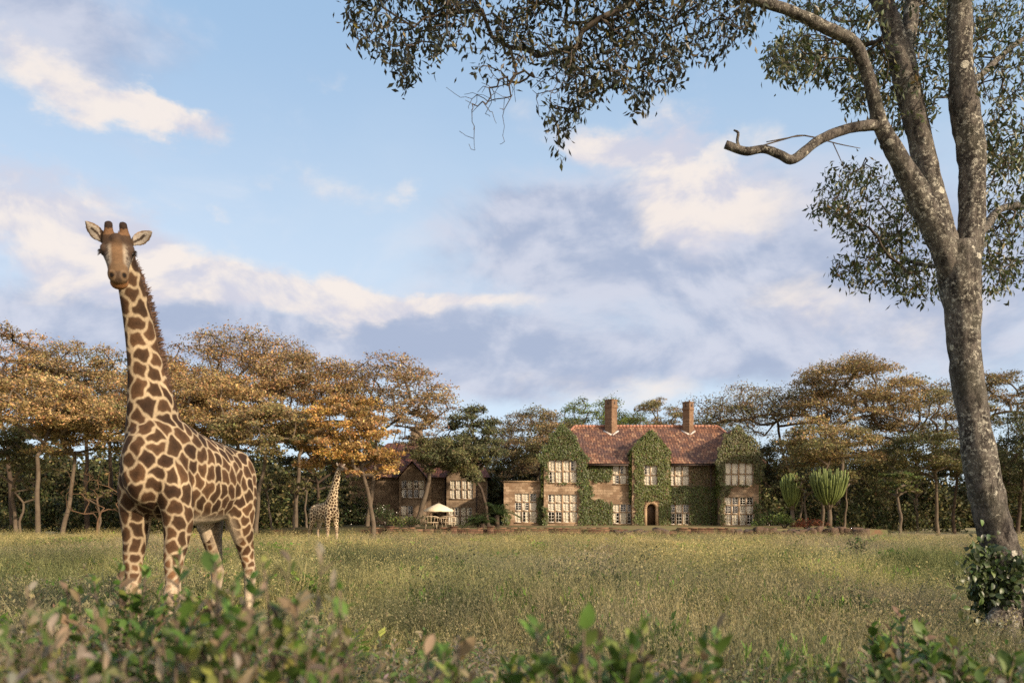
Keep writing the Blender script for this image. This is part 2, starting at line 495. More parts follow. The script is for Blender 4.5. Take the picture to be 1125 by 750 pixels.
# ------------------------------------------------------------------ houses
M_stone = mat_blocks('house stone', ((0.235, 0.155, 0.095), (0.43, 0.315, 0.21), (0.195, 0.125, 0.078)), (0.19, 0.145, 0.10), 0.52, 0.21, dirt=(0.15, 0.10, 0.06))
M_stone2 = mat_blocks('guest house stone', ((0.16, 0.112, 0.072), (0.28, 0.205, 0.135), (0.13, 0.09, 0.058)), (0.14, 0.105, 0.073), 0.52, 0.21, dirt=(0.09, 0.065, 0.04))  # darker than the manor stone: the house's shade is put into the colour
M_trim = mat_noise('dressed stone', (0.36, 0.25, 0.15), (0.27, 0.18, 0.105), 2.5, 0.9, 0.3, 20)
M_trim2 = mat_noise('dressed stone shaded', (0.23, 0.16, 0.10), (0.16, 0.11, 0.07), 2.5, 0.9, 0.3, 20)  # darker copy of the trim, with the guest house's shade in its colour
M_white = mat_noise('white window paint', (0.74, 0.70, 0.62), (0.62, 0.58, 0.50), 3.0, 0.55)
M_curtain = mat_noise('cream curtain', (0.70, 0.62, 0.47), (0.60, 0.52, 0.39), 5.0, 0.9)
M_wood = mat_noise('dark door wood', (0.035, 0.022, 0.014), (0.06, 0.036, 0.02), 8, 0.6)
M_gutter = mat_noise('dark gutter', (0.05, 0.035, 0.03), (0.08, 0.055, 0.045), 4, 0.7)
M_flash = mat_noise('pale lead flashing', (0.62, 0.56, 0.50), (0.46, 0.38, 0.33), 6, 0.8)
M_ridge = mat_noise('ridge tile', (0.42, 0.22, 0.15), (0.30, 0.13, 0.085), 3, 0.85)
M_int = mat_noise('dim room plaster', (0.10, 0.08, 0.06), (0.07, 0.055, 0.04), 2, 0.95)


def mat_glass():
    m, N, b = new_mat('window glass')
    nt = m.node_tree
    b.inputs['Base Color'].default_value = (0.02, 0.022, 0.025, 1); b.inputs['Roughness'].default_value = 0.04
    tr = N.new('ShaderNodeBsdfTransparent'); tr.inputs[0].default_value = (0.93, 0.94, 0.93, 1)
    gl = N.new('ShaderNodeBsdfGlossy'); gl.inputs['Roughness'].default_value = 0.03
    mx = N.new('ShaderNodeMixShader'); mx.inputs[0].default_value = 0.06
    N.l.new(tr.outputs[0], mx.inputs[1]); N.l.new(gl.outputs[0], mx.inputs[2])
    N.l.new(mx.outputs[0], nt.nodes['Material Output'].inputs[0])
    return m
M_glass = mat_glass()


def mat_tiles(name, a, bcol, ccol, dark):
    m, N, b = new_mat(name)
    co = N.new('ShaderNodeTexCoord').outputs['Object']
    x, y, z = N.sep(co)
    vec = N.comb(N.math('ADD', x, N.math('MULTIPLY', y, 0.002)), N.math('MULTIPLY', z, 1.75), 0.0)
    br = N.new('ShaderNodeTexBrick'); N.put(br.inputs['Vector'], vec)
    br.inputs['Scale'].default_value = 1.0; br.inputs['Brick Width'].default_value = 0.24; br.inputs['Row Height'].default_value = 0.34
    br.inputs['Mortar Size'].default_value = 0.02; br.inputs['Mortar Smooth'].default_value = 0.6
    N.put(br.inputs['Color1'], (0, 0, 0)); N.put(br.inputs['Color2'], (1, 1, 1)); N.put(br.inputs['Mortar'], (0.1, 0.1, 0.1))
    r = N.new('ShaderNodeSeparateColor'); N.l.new(br.outputs['Color'], r.inputs[0])
    c = N.mix(N.sstep(r.outputs[0], 0.15, 0.6), a, bcol)
    c = N.mix(N.sstep(r.outputs[0], 0.62, 0.95), c, ccol)
    c = N.mix(N.math('MULTIPLY', N.sstep(N.noise(co, 0.8, 7, 0.72), .42, .64), .85), c, dark)
    c = N.mix(N.math('MULTIPLY', br.outputs['Fac'], 0.75), c, (0.03, 0.016, 0.012))
    N.put(b.inputs['Base Color'], c); b.inputs['Roughness'].default_value = 0.85; b.inputs['Specular IOR Level'].default_value = 0.25
    # pantile rolls and course steps
    roll = N.math('ABSOLUTE', N.math('SINE', N.math('MULTIPLY', x, math.pi / 0.24)))
    step = N.math('FRACT', N.math('MULTIPLY', z, -1.75 / 0.34))
    bp = N.new('ShaderNodeBump'); bp.inputs['Strength'].default_value = 0.9; bp.inputs['Distance'].default_value = 0.07
    N.put(bp.inputs['Height'], N.math('MULTIPLY_ADD', step, 0.7, N.math('MULTIPLY_ADD', r.outputs[0], .9, N.math('MULTIPLY', roll, .45)))); N.l.new(bp.outputs[0], b.inputs['Normal'])
    return m
M_tile = mat_tiles('clay pantiles', (0.125, 0.060, 0.038), (0.245, 0.115, 0.066), (0.345, 0.195, 0.115), (0.085, 0.05, 0.046))
M_tile2 = mat_tiles('clay tiles shaded', (0.085, 0.034, 0.026), (0.14, 0.05, 0.036), (0.17, 0.08, 0.055), (0.05, 0.03, 0.026))  # darker tile copy, shade over the guest house roof put into the colour


def wall_sheet(mb, x0, x1, z0, z1, y, ops, depth=0.3):
    """front sheet of a wall with real openings and their reveals"""
    xs = sorted({x0, x1, *[o[0] for o in ops], *[o[1] for o in ops]}); zs = sorted({z0, z1, *[o[2] for o in ops], *[o[3] for o in ops]})
    for i in range(len(xs) - 1):
        for j in range(len(zs) - 1):
            a, b_, c, d = xs[i], xs[i + 1], zs[j], zs[j + 1]
            mx, mz = (a + b_) / 2, (c + d) / 2
            if any(o[0] < mx < o[1] and o[2] < mz < o[3] for o in ops): continue
            mb.poly([(a, y, c), (b_, y, c), (b_, y, d), (a, y, d)])
    for o in ops:
        a, b_, c, d = o[:4]; Y = y + depth
        mb.poly([(a, y, c), (a, Y, c), (a, Y, d), (a, y, d)]); mb.poly([(b_, Y, c), (b_, y, c), (b_, y, d), (b_, Y, d)])
        mb.poly([(a, y, c), (b_, y, c), (b_, Y, c), (a, Y, c)]); mb.poly([(a, Y, d), (b_, Y, d), (b_, y, d), (a, y, d)])


def window(parent, x0, x1, z0, z1, y, cols, rows, bars, seed, curtain=0.8, trim=None, mull=None, label=None):
    """stone mullioned window; rows = relative heights from the bottom; bars = (nx, nz) glazing of each casement"""
    rng = random.Random(seed)
    g = 0.075; mb = MB(); yf = y + 0.06
    mb.box(x0 - .06, x1 + .06, y - .05, y + .16, z0 - .10, z0 - .001)             # sill
    cw = (x1 - x0 - g * (cols - 1)) / cols; tot = sum(rows); rh = [(z1 - z0 - g * (len(rows) - 1)) * r / tot for r in rows]
    for i in range(1, cols):
        x = x0 + i * cw + (i - 1) * g; e = 0.03 if (cols == 4 and i == 2) else 0.0
        mb.box(x - e, x + g + e, yf, yf + .16, z0, z1)
    z = z0
    for r in rh[:-1]:
        z += r
        for i in range(cols):
            xa = x0 + i * (cw + g); mb.box(xa, xa + cw, yf + .01, yf + .14, z, z + g)
        z += g
    w = mb.build('window', trim or M_trim, parent)
    if label: w['label'] = label
    sb, gb, cbs = MB(), MB(), []; t = 0.045; z = z0
    for j, r in enumerate(rh):
        for i in range(cols):
            a = x0 + i * (cw + g) + .004; b_ = a + cw - .008; c, d = z + .004, z + r - .004
            if cols == 4 and i == 1: b_ -= .03
            if cols == 4 and i == 2: a += .03
            ya, yb = yf + .05, yf + .09
            sb.box(a, b_, ya, yb, c, c + t); sb.box(a, b_, ya, yb, d - t, d)
            sb.box(a, a + t, ya, yb, c + t, d - t); sb.box(b_ - t, b_, ya, yb, c + t, d - t)
            bt = 0.014
            for q in range(1, bars[0]):
                xx = a + t + (b_ - a - 2 * t) * q / bars[0]; sb.box(xx - bt, xx + bt, ya + .006, yb - .006, c + t, d - t)
            for q in range(1, bars[1]):
                zz = c + t + (d - c - 2 * t) * q / bars[1]; sb.box(a + t, b_ - t, ya + .009, yb - .009, zz - bt, zz + bt)
            gb.poly([(a + t, ya + .02, c + t), (b_ - t, ya + .02, c + t), (b_ - t, ya + .02, d - t), (a + t, ya + .02, d - t)])
            if rng.random() < curtain:
                full = curtain >= 1 or rng.random() < 0.8
                k0, k1 = (a, b_) if full else ((a, a + (b_ - a) * rng.uniform(.35, .6)) if rng.random() < .5 else (b_ - (b_ - a) * rng.uniform(.35, .6), b_))
                n = 8                                                        # a gently pleated cloth behind the glass
                xs = np.linspace(k0, k1, n); yy = y + .165 + .012 * np.sin(np.arange(n) * 2.2 + i)
                V = [(xx, y_, zz_) for zz_ in (c, d) for xx, y_ in zip(xs, yy)]
                cb = MB(); cb.add(V, [(q, q + 1, n + q + 1, n + q) for q in range(n - 1)]); cbs.append(cb)
        z += r + g
    sb.build('sash', M_white, w); gb.build('pane', M_glass, w)
    for cb in cbs: cb.build('curtain', M_curtain, w)
    return w


def ivy_cover(name, parent, regions, holes, mat, seed, dens=95, size=0.125, cols=None):
    """leaf cover; regions = list of (polygon [(x,z)..], y plane, thickness[, colour]); holes = (x0,x1,z0,z1)"""
    rng = np.random.default_rng(seed); C = []; A = []; NR = []; CO = []
    base = np.array((0.052, 0.088, 0.020))
    for reg in regions:
        poly, y, th = reg[:3]; col = np.array(reg[3]) if len(reg) > 3 else base
        pl = np.array(poly, float); lo, hi = pl.min(0) - .2, pl.max(0) + .2
        n = int((hi[0] - lo[0]) * (hi[1] - lo[1]) * dens * 2.6)
        p = rng.uniform(lo, hi, (n, 2))
        q = p + 0.09 * np.stack([np.sin(p[:, 1] * 5.1 + p[:, 0] * 2.3) + .6 * np.sin(p[:, 1] * 11), np.sin(p[:, 0] * 4.7 + 1.3) + .6 * np.sin(p[:, 0] * 12.1)], 1) + rng.normal(0, .05, (n, 2))
        ins = np.zeros(n, bool); k = len(pl)
        for i in range(k):
            a, b_ = pl[i], pl[(i + 1) % k]
            cond = ((a[1] > q[:, 1]) != (b_[1] > q[:, 1])) & (q[:, 0] < (b_[0] - a[0]) * (q[:, 1] - a[1]) / (b_[1] - a[1] + 1e-12) + a[0])
            ins ^= cond
        for (a, b_, c, d) in holes:
            e = rng.normal(0, .035, n)
            ins &= ~((p[:, 0] > a - .03 + e) & (p[:, 0] < b_ + .03 + e) & (p[:, 1] > c - .03 + e) & (p[:, 1] < d + .03 + e))
        p = p[ins]; n = len(p)
        bump = .5 + .5 * np.sin(p[:, 0] * 2.6 + np.sin(p[:, 1] * 1.7) * 2) * np.sin(p[:, 1] * 2.9 + 1)
        off = rng.uniform(0.02, 1, n) ** .7 * th * (.7 + .35 * bump)
        C.append(np.stack([p[:, 0], y - off, p[:, 1]], 1))
        ax = np.stack([rng.normal(0, .5, n), rng.normal(0, .25, n) - .25, -np.abs(rng.normal(.8, .3, n))], 1); A.append(ax)
        NR.append(unit(np.stack([rng.normal(.1, .30, n), np.full(n, -1.0), rng.normal(.35, .25, n)], 1)))
        young = rng.random(n) < 0.05
        cc = np.tile(col, (n, 1)); cc[young] = (0.13, 0.17, 0.035); cc[rng.random(n) < .02] = (0.14, 0.085, 0.035)
        CO.append(cc)
    C, A, NR, CO = map(np.vstack, (C, A, NR, CO)); n = len(C)
    V, F = leaf_quads(C, A, NR, rng.uniform(.75, 1.3, n) * size, rng.uniform(.75, 1.2, n) * size * .85, 0.12)
    return obj(name, V, F, mat, parent, vcol(CO, rng, n, 4, .20))


M_ivy = mat_leaf('ivy leaves', 1.0, 0.22, 0.45, 0.35)


def c3(cx, cy): return 530 + cx / 3.409, 410 + cy / 3.409


def poly3(pts, d):
    return [(hx(c3(a, b)[0], d), hz(c3(a, b)[1], d)) for a, b in pts]


def rect3(x0, y0, x1, y1, d):
    (a, b), (c, e) = c3(x0, y0), c3(x1, y1)
    return (hx(a, d), hx(c, d), hz(e, d), hz(b, d))


def arch_pts(x0, x1, z0, z1, n=10):
    r = (x1 - x0) / 2; cx = (x0 + x1) / 2; zs = z1 - r
    return [(x0, z0)] + [(cx - r * math.cos(math.pi * i / n), zs + r * math.sin(math.pi * i / n)) for i in range(n + 1)] + [(x1, z0)]


def main_house():
    Yb, Ym, Yg, Yw = 64.0, 65.6, 65.0, 64.7
    H = thing('country_house', 'two storey brown stone manor covered in green ivy under a red tiled roof', 'house', (11.0, 70.0, TZ))
    B = TZ - 0.05
    W = MB()
    # windows: rect, plane, cols, rows, bars, curtain share
    wl_u = rect3(249, 325, 353, 408, Yb); wl_d = rect3(246, 453, 354, 557, Yb)
    wr_u = rect3(909, 335, 1012, 418, Yb); wr_d = rect3(909, 463, 1014, 567, Yb)
    ww = rect3(122, 449, 202, 557, Yw)
    m1 = rect3(489, 344, 566, 413, Ym); m2 = rect3(697, 347, 774, 418, Ym); m3 = rect3(490, 489, 566, 562, Ym); m4 = rect3(700, 490, 774, 565, Ym)
    mg = rect3(606, 345, 654, 417, Yg)
    # main range
    xl, xr = hx(597, Ym), hx(836, Ym); ez = 5.45
    gx0, gx1 = hx(694.5, Yg), hx(734.5, Yg)
    wall_sheet(W, xl, xr, B, ez, Ym, [m1, m2, m3, m4])
    # projecting middle gable with the door arch
    dx0, dx1, dz1 = hx(c3(605, 0)[0], Yg), hx(c3(659, 0)[0], Yg), hz(c3(0, 478)[1], Yg)
    ix0, ix1, iz1 = hx(c3(616, 0)[0], Yg), hx(c3(649, 0)[0], Yg), hz(c3(0, 488)[1], Yg)
    wall_sheet(W, gx0, gx1, B, 6.2, Yg, [mg, (dx0, dx1, B, dz1)], 0.35)
    gpk = (hx(715, Yg), 7.75)
    W.poly([(gx0, Yg, 6.2), (gx1, Yg, 6.2), (gpk[0], Yg, gpk[1])])
    for x in (gx0, gx1): W.poly([(x, Yg, B), (x, Ym, B), (x, Ym, 6.2), (x, Yg, 6.2)])
    # bays
    bays = []
    for (pa, pb, ppk, zpk, zsh, ops) in ((597.5, 641.5, 618, 8.2, 5.75, [wl_u, wl_d]), (793.5, 833.5, 811.5, 8.0, 5.6, [wr_u, wr_d])):
        a, b_, k = hx(pa, Yb), hx(pb, Yb), hx(ppk, Yb)
        wall_sheet(W, a, b_, B, zsh, Yb, ops)
        W.poly([(a, Yb, zsh), (b_, Yb, zsh), (k, Yb, zpk)])
        for x in (a, b_): W.poly([(x, Yb, B), (x, Ym + 1, B), (x, Ym + 1, zsh), (x, Yb, zsh)])
        bays.append((a, b_, k, zpk, zsh))
    # ends, back
    for x in (xl, xr): W.poly([(x, Ym, B), (x, 75, B), (x, 75, ez), (x, Ym, ez)])
    W.poly([(xl, 75, B), (xr, 75, B), (xr, 75, ez), (xl, 75, ez)])
    # low flat wing
    wa, wb, wz = hx(553.5, Yw), hx(597, Yw), hz(529.5, Yw)
    wall_sheet(W, wa, wb, B, wz, Yw, [ww]); W.poly([(wa, Yw, B), (wa, 71, B), (wa, 71, wz), (wa, Yw, wz)])
    W.poly([(wa, Yw, wz - .25), (wb, Yw, wz - .25), (wb, 71, wz - .25), (wa, 71, wz - .25)])
    W.build('wall', M_stone, H)
    cp = MB(); cp.box(wa - .08, wb - .003, Yw - .08, Yw + .22, wz + .001, wz + .12); cp.box(wa - .08, wa + .2, Yw + .221, 71, wz + .001, wz + .12)
    cp.build('coping', M_trim, H)
    # rooms behind the windows: dim inner walls and a floor
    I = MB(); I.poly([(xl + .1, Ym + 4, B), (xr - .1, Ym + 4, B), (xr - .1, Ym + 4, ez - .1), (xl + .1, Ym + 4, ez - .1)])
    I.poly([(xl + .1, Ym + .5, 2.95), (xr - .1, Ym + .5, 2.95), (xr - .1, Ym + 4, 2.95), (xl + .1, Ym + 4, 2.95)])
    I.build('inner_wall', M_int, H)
    # roof
    R = MB(); e0, e1 = xl - .15, xr + .25; ye, yr, yk = Ym - .45, 70.2, 75.3; zr = 8.85; r0, r1 = 5.5, 18.1; ze = 5.32
    R.poly([(e0, ye, ze), (e1, ye, ze), (r1, yr, zr), (r0, yr, zr)]); R.poly([(e1, yk, ze), (e0, yk, ze), (r0, yr, zr), (r1, yr, zr)])
    R.poly([(e1, ye, ze), (e1, yk, ze), (r1, yr, zr)]); R.poly([(e0, yk, ze), (e0, ye, ze), (r0, yr, zr)])
    R.poly([(e0, ye, ze - .08), (e1, ye, ze - .08), (e1, yk, ze - .08), (e0, yk, ze - .08)])
    for (a, b_, k, zp, zs) in bays + [(gx0, gx1, gpk[0], gpk[1], 6.2)]:
        y0 = (Yb if zs < 6 else Yg) - .12; sl = (zr - ze) / (yr - ye)
        yp = ye + (zp + .12 - ze) / sl; ys = ye + max(0.3, (zs - ze) / sl)
        sgn = .28
        R.poly([(a - sgn, y0, zs - .15), (k, y0, zp + .12), (k, yp + .3, zp + .12), (a - sgn, ys, zs - .15)])
        R.poly([(b_ + sgn, y0, zs - .15), (k, y0, zp + .12), (k, yp + .3, zp + .12), (b_ + sgn, ys, zs - .15)])
    roof = R.build('roof', M_tile, H)
    rt = MB(); n = 42
    for i in range(n):
        xa = r0 + (r1 - r0) * i / n; rt.tube([(xa, yr, zr + .02), (xa + (r1 - r0) / n * .96, yr, zr + .035)], [.13, .12], 8)
    for (p, q) in (((r1, yr, zr), (e1, ye, ze)), ((r0, yr, zr), (e0, ye, ze))):
        p, q = np.array(p), np.array(q)
        for i in range(24): rt.tube([p + (q - p) * i / 24 + (0, 0, .02), p + (q - p) * (i + .96) / 24 + (0, 0, .03)], [.10, .11], 6)
    rt.build('ridge_tiles', M_ridge, roof)
    for a, b_ in ((bays[0][1] + .3, gx0 - .3), (gx1 + .3, bays[1][0] - .3)):
        gu = MB(); gu.box(a, b_, ye - .1, ye + .02, ze - .2, ze - .083); gu.build('gutter', M_gutter, H)
    for x in (hx(644, Yb), hx(786, Yb)):
        gu = MB(); gu.tube([(x, Ym - .12, ze - .1), (x, Ym - .12, B)], .06, 6); gu.build('downpipe', M_gutter, H)
    # chimneys stand cornerwise through the front slope
    M_chim = mat_blocks('chimney brick', ((0.20, 0.115, 0.065), (0.30, 0.19, 0.11), (0.15, 0.085, 0.05)), (0.16, 0.11, 0.08), 0.24, 0.085)
    sl = (zr - ze) / (yr - ye)
    for (pa, pb, pt, pbase) in ((664, 678.5, 439, 476), (749.5, 762.5, 441.5, 473)):
        yc = 69.55; xc = hx((pa + pb) / 2, yc); hw = (hx(pb, yc) - hx(pa, yc)) / 2; zt = hz(pt, yc)
        c = MB(); ring = lambda s: [(xc - s, yc), (xc, yc - s), (xc + s, yc), (xc, yc + s)]
        prev = None
        for (s, z) in ((hw * .93, 6.5), (hw * .93, zt - .75), (hw * 1.06, zt - .7), (hw * 1.06, zt - .55), (hw * .95, zt - .52), (hw * .95, zt - .08), (hw * 1.05, zt - .06), (hw * 1.05, zt)):
            cur = [(x, y, z) for x, y in ring(s)]
            if prev:
                for i in range(4): c.poly([prev[i], prev[(i + 1) % 4], cur[(i + 1) % 4], cur[i]])
            prev = cur
        c.poly(prev)
        ch = c.build('chimney', M_chim, roof)
        # two dark smoke vents in the front faces near the top
        for sx in (-1, 1):
            v = MB(); mx, my = xc + sx * hw * .475, yc - hw * .475; t = np.array([sx * .7071, .7071, 0]); nn = np.array([sx * .7071, -.7071, 0])
            p0 = np.array([mx, my, zt - .42]) + nn * .004
            v.prism([p0 - t * .10, p0 + t * .10, p0 + t * .10 + (0, 0, .26), p0 - t * .10 + (0, 0, .26)], nn * .004); v.build('smoke_vent', M_gutter, ch)
        f = MB()
        for sx in (-1, 1):
            s = hw * .93
            A = np.array([xc, yc - s - .02, 0]); Bp = np.array([xc + sx * (s + .05), yc + .02, 0])
            for p in (A, Bp): p[2] = ze + (p[1] - ye) * sl
            o = np.array([sx * .11, -.11, -.11 * sl]); up = np.array([0, 0, .07])
            f.prism([A + up, Bp + up, Bp + o + up, A + o * (1, 1, 1) + up], (0, 0, -.06))
        f.build('flashing', M_flash, ch)
    # windows
    window(H, *wl_u, Yb, 4, [1, 1], (2, 3), 1, 0.95); window(H, *wl_d, Yb, 4, [1.35, 1, 1], (2, 3), 2, 0.85)
    window(H, *wr_u, Yb, 4, [1, 1], (1, 1), 3, 1.0, label='window fully closed off by cream blinds'); window(H, *wr_d, Yb, 4, [1.35, 1, 1], (2, 3), 4, 0.55)
    window(H, *ww, Yw, 3, [1.35, 1, 1], (2, 3), 5, 0.8)
    window(H, *m1, Ym, 3, [1, 1], (2, 3), 6, 0.9); window(H, *m2, Ym, 3, [1, 1], (2, 3), 7, 0.95)
    window(H, *m3, Ym, 3, [1.4, 1], (2, 3), 8, 0.3); window(H, *m4, Ym, 3, [1.4, 1], (2, 3), 9, 0.3)
    window(H, *mg, Yg, 2, [1, 1], (2, 3), 10, 0.9)
    # arched doorway
    ds = MB(); outer, inner = arch_pts(dx0, dx1, B, dz1), arch_pts(ix0, ix1, B, iz1)
    for i in range(len(outer) - 1):
        a, b_, c, d = outer[i], outer[i + 1], inner[i + 1], inner[i]
        ds.prism([(a[0], Yg - .08, a[1]), (b_[0], Yg - .08, b_[1]), (c[0], Yg - .08, c[1]), (d[0], Yg - .08, d[1])], (0, .5, 0))
    for sx, xx in ((0, dx0), (1, dx1)):      # spandrels that square the opening off
        zz = dz1 - (dx1 - dx0) / 2
        pts = [p for p in outer if (p[0] <= (dx0 + dx1) / 2 + 1e-6 if sx == 0 else p[0] >= (dx0 + dx1) / 2 - 1e-6)]
        ds.poly([(xx, Yg + .02, dz1)] + [(p[0], Yg + .02, p[1]) for p in (pts if sx == 0 else pts[::-1])][1:])
    ds.build('door_surround', M_trim, H)
    dm = MB(); dm.prism([(p[0], Yg + .3, p[1]) for p in inner], (0, .06, 0))
    for i in range(1, 5): x = ix0 + (ix1 - ix0) * i / 5; dm.box(x - .012, x + .012, Yg + .28, Yg + .299, B, iz1 - .45)
    dr = dm.build('door', M_wood, H)
    hd = MB(); hd.tube([(ix1 - .2, Yg + .24, 1.25), (ix1 - .2, Yg + .24, 1.4)], .018, 6); hd.build('handle', M_gutter, dr)
    # ivy
    holes = [wl_u, wl_d, wr_u, wr_d]
    A, Bc = bays[0], bays[1]
    G1 = (0.070, 0.086, 0.023); G2 = (0.092, 0.090, 0.032); GB = (0.12, 0.09, 0.043)
    regs = [(poly3([(300, 186), (258, 228), (204, 312), (222, 335), (234, 350), (247, 410), (360, 412), (366, 470), (358, 568), (396, 568), (394, 320), (345, 232)], Yb), Yb, .32, G1),
            (poly3([(228, 495), (247, 500), (247, 566), (228, 566)], Yb), Yb, .2, G1),
            (poly3([(955, 198), (905, 232), (872, 322), (880, 360), (890, 430), (886, 568), (909, 568), (909, 460), (940, 425), (1020, 420), (1040, 412), (1060, 318), (1010, 238)], Yb), Yb, .32, G2),
            (poly3([(1015, 485), (1040, 492), (1040, 568), (1015, 568)], Yb), Yb, .2, G1)]
    ivy_cover('ivy', H, regs, holes, M_ivy, 21, 130)
    hm = [m1, m2, m3, m4]
    regs = [(poly3([(392, 342), (490, 342), (488, 395), (445, 410), (395, 395)], Ym), Ym, .25, G1), (poly3([(385, 395), (415, 420), (410, 465), (470, 482), (492, 490), (492, 566), (385, 566)], Ym), Ym, .25, G1),
            (poly3([(552, 345), (572, 345), (572, 566), (548, 566), (552, 470)], Ym), Ym, .25, G1),
            (poly3([(692, 420), (880, 425), (880, 568), (692, 568)], Ym), Ym, .25, G1), (poly3([(776, 350), (880, 348), (880, 430), (776, 425)], Ym), Ym, .2, GB)]
    ivy_cover('ivy', H, regs, hm, M_ivy, 22, 120)
    regs = [(poly3([(632, 216), (600, 238), (555, 290), (572, 318), (570, 345), (570, 566), (700, 566), (697, 345), (700, 300), (660, 236)], Yg), Yg, .3, (0.098, 0.112, 0.028))]
    ivy_cover('ivy', H, regs, [mg, (dx0 - .02, dx1 + .02, B - .5, dz1)], M_ivy, 23, 125)
    ivy_cover('ivy', H, [(poly3([(80, 500), (100, 520), (105, 566), (78, 566)], Yw), Yw, .2, G1), (poly3([(204, 470), (228, 440), (228, 566), (204, 566)], Yw), Yw, .2, G1)], [ww], M_ivy, 24, 120)
    # creeper along the roof edges of the gables and the hidden bay sides
    rng = np.random.default_rng(5); C = []
    for (a, b_, k, zp, zs, yy) in [(*bays[0], Yb), (*bays[1], Yb), (gx0, gx1, gpk[0], gpk[1], 6.2, Yg)]:
        n = 1500
        for sx, e in ((-1, a), (1, b_)):
            t = rng.random(n); C.append(np.stack([k + (e + sx * .12 - k) * t + rng.normal(0, .06, n), yy + rng.uniform(-.1, 1.1, n) ** 1.0, zp + .14 + (zs - zp - .15) * t + .07 * np.sin(t * math.pi) + rng.normal(0, .07, n)], 1))
        for sx, e in ((-1, a), (1, b_)):
            m_ = 1100; C.append(np.stack([e + sx * rng.uniform(0, .22, m_), yy + rng.uniform(0, 1.4, m_), rng.uniform(2.5 if sx < 0 else .3, zs, m_)], 1))
    C = np.vstack(C); n = len(C)
    V, F = leaf_quads(C, np.stack([rng.normal(0, .6, n), rng.normal(0, .6, n), -np.ones(n) * .6], 1), rand_unit(rng, n) + (0, -.4, .8), rng.uniform(.10, .20, n), rng.uniform(.09, .16, n), .12)
    obj('ivy', V, F, M_ivy, H, vcol((0.12, 0.138, 0.035), rng, n, 4, .22))
    return H


main_house()


def c4(cx, cy): return 320 + cx / 4.6875, 460 + cy / 4.6875


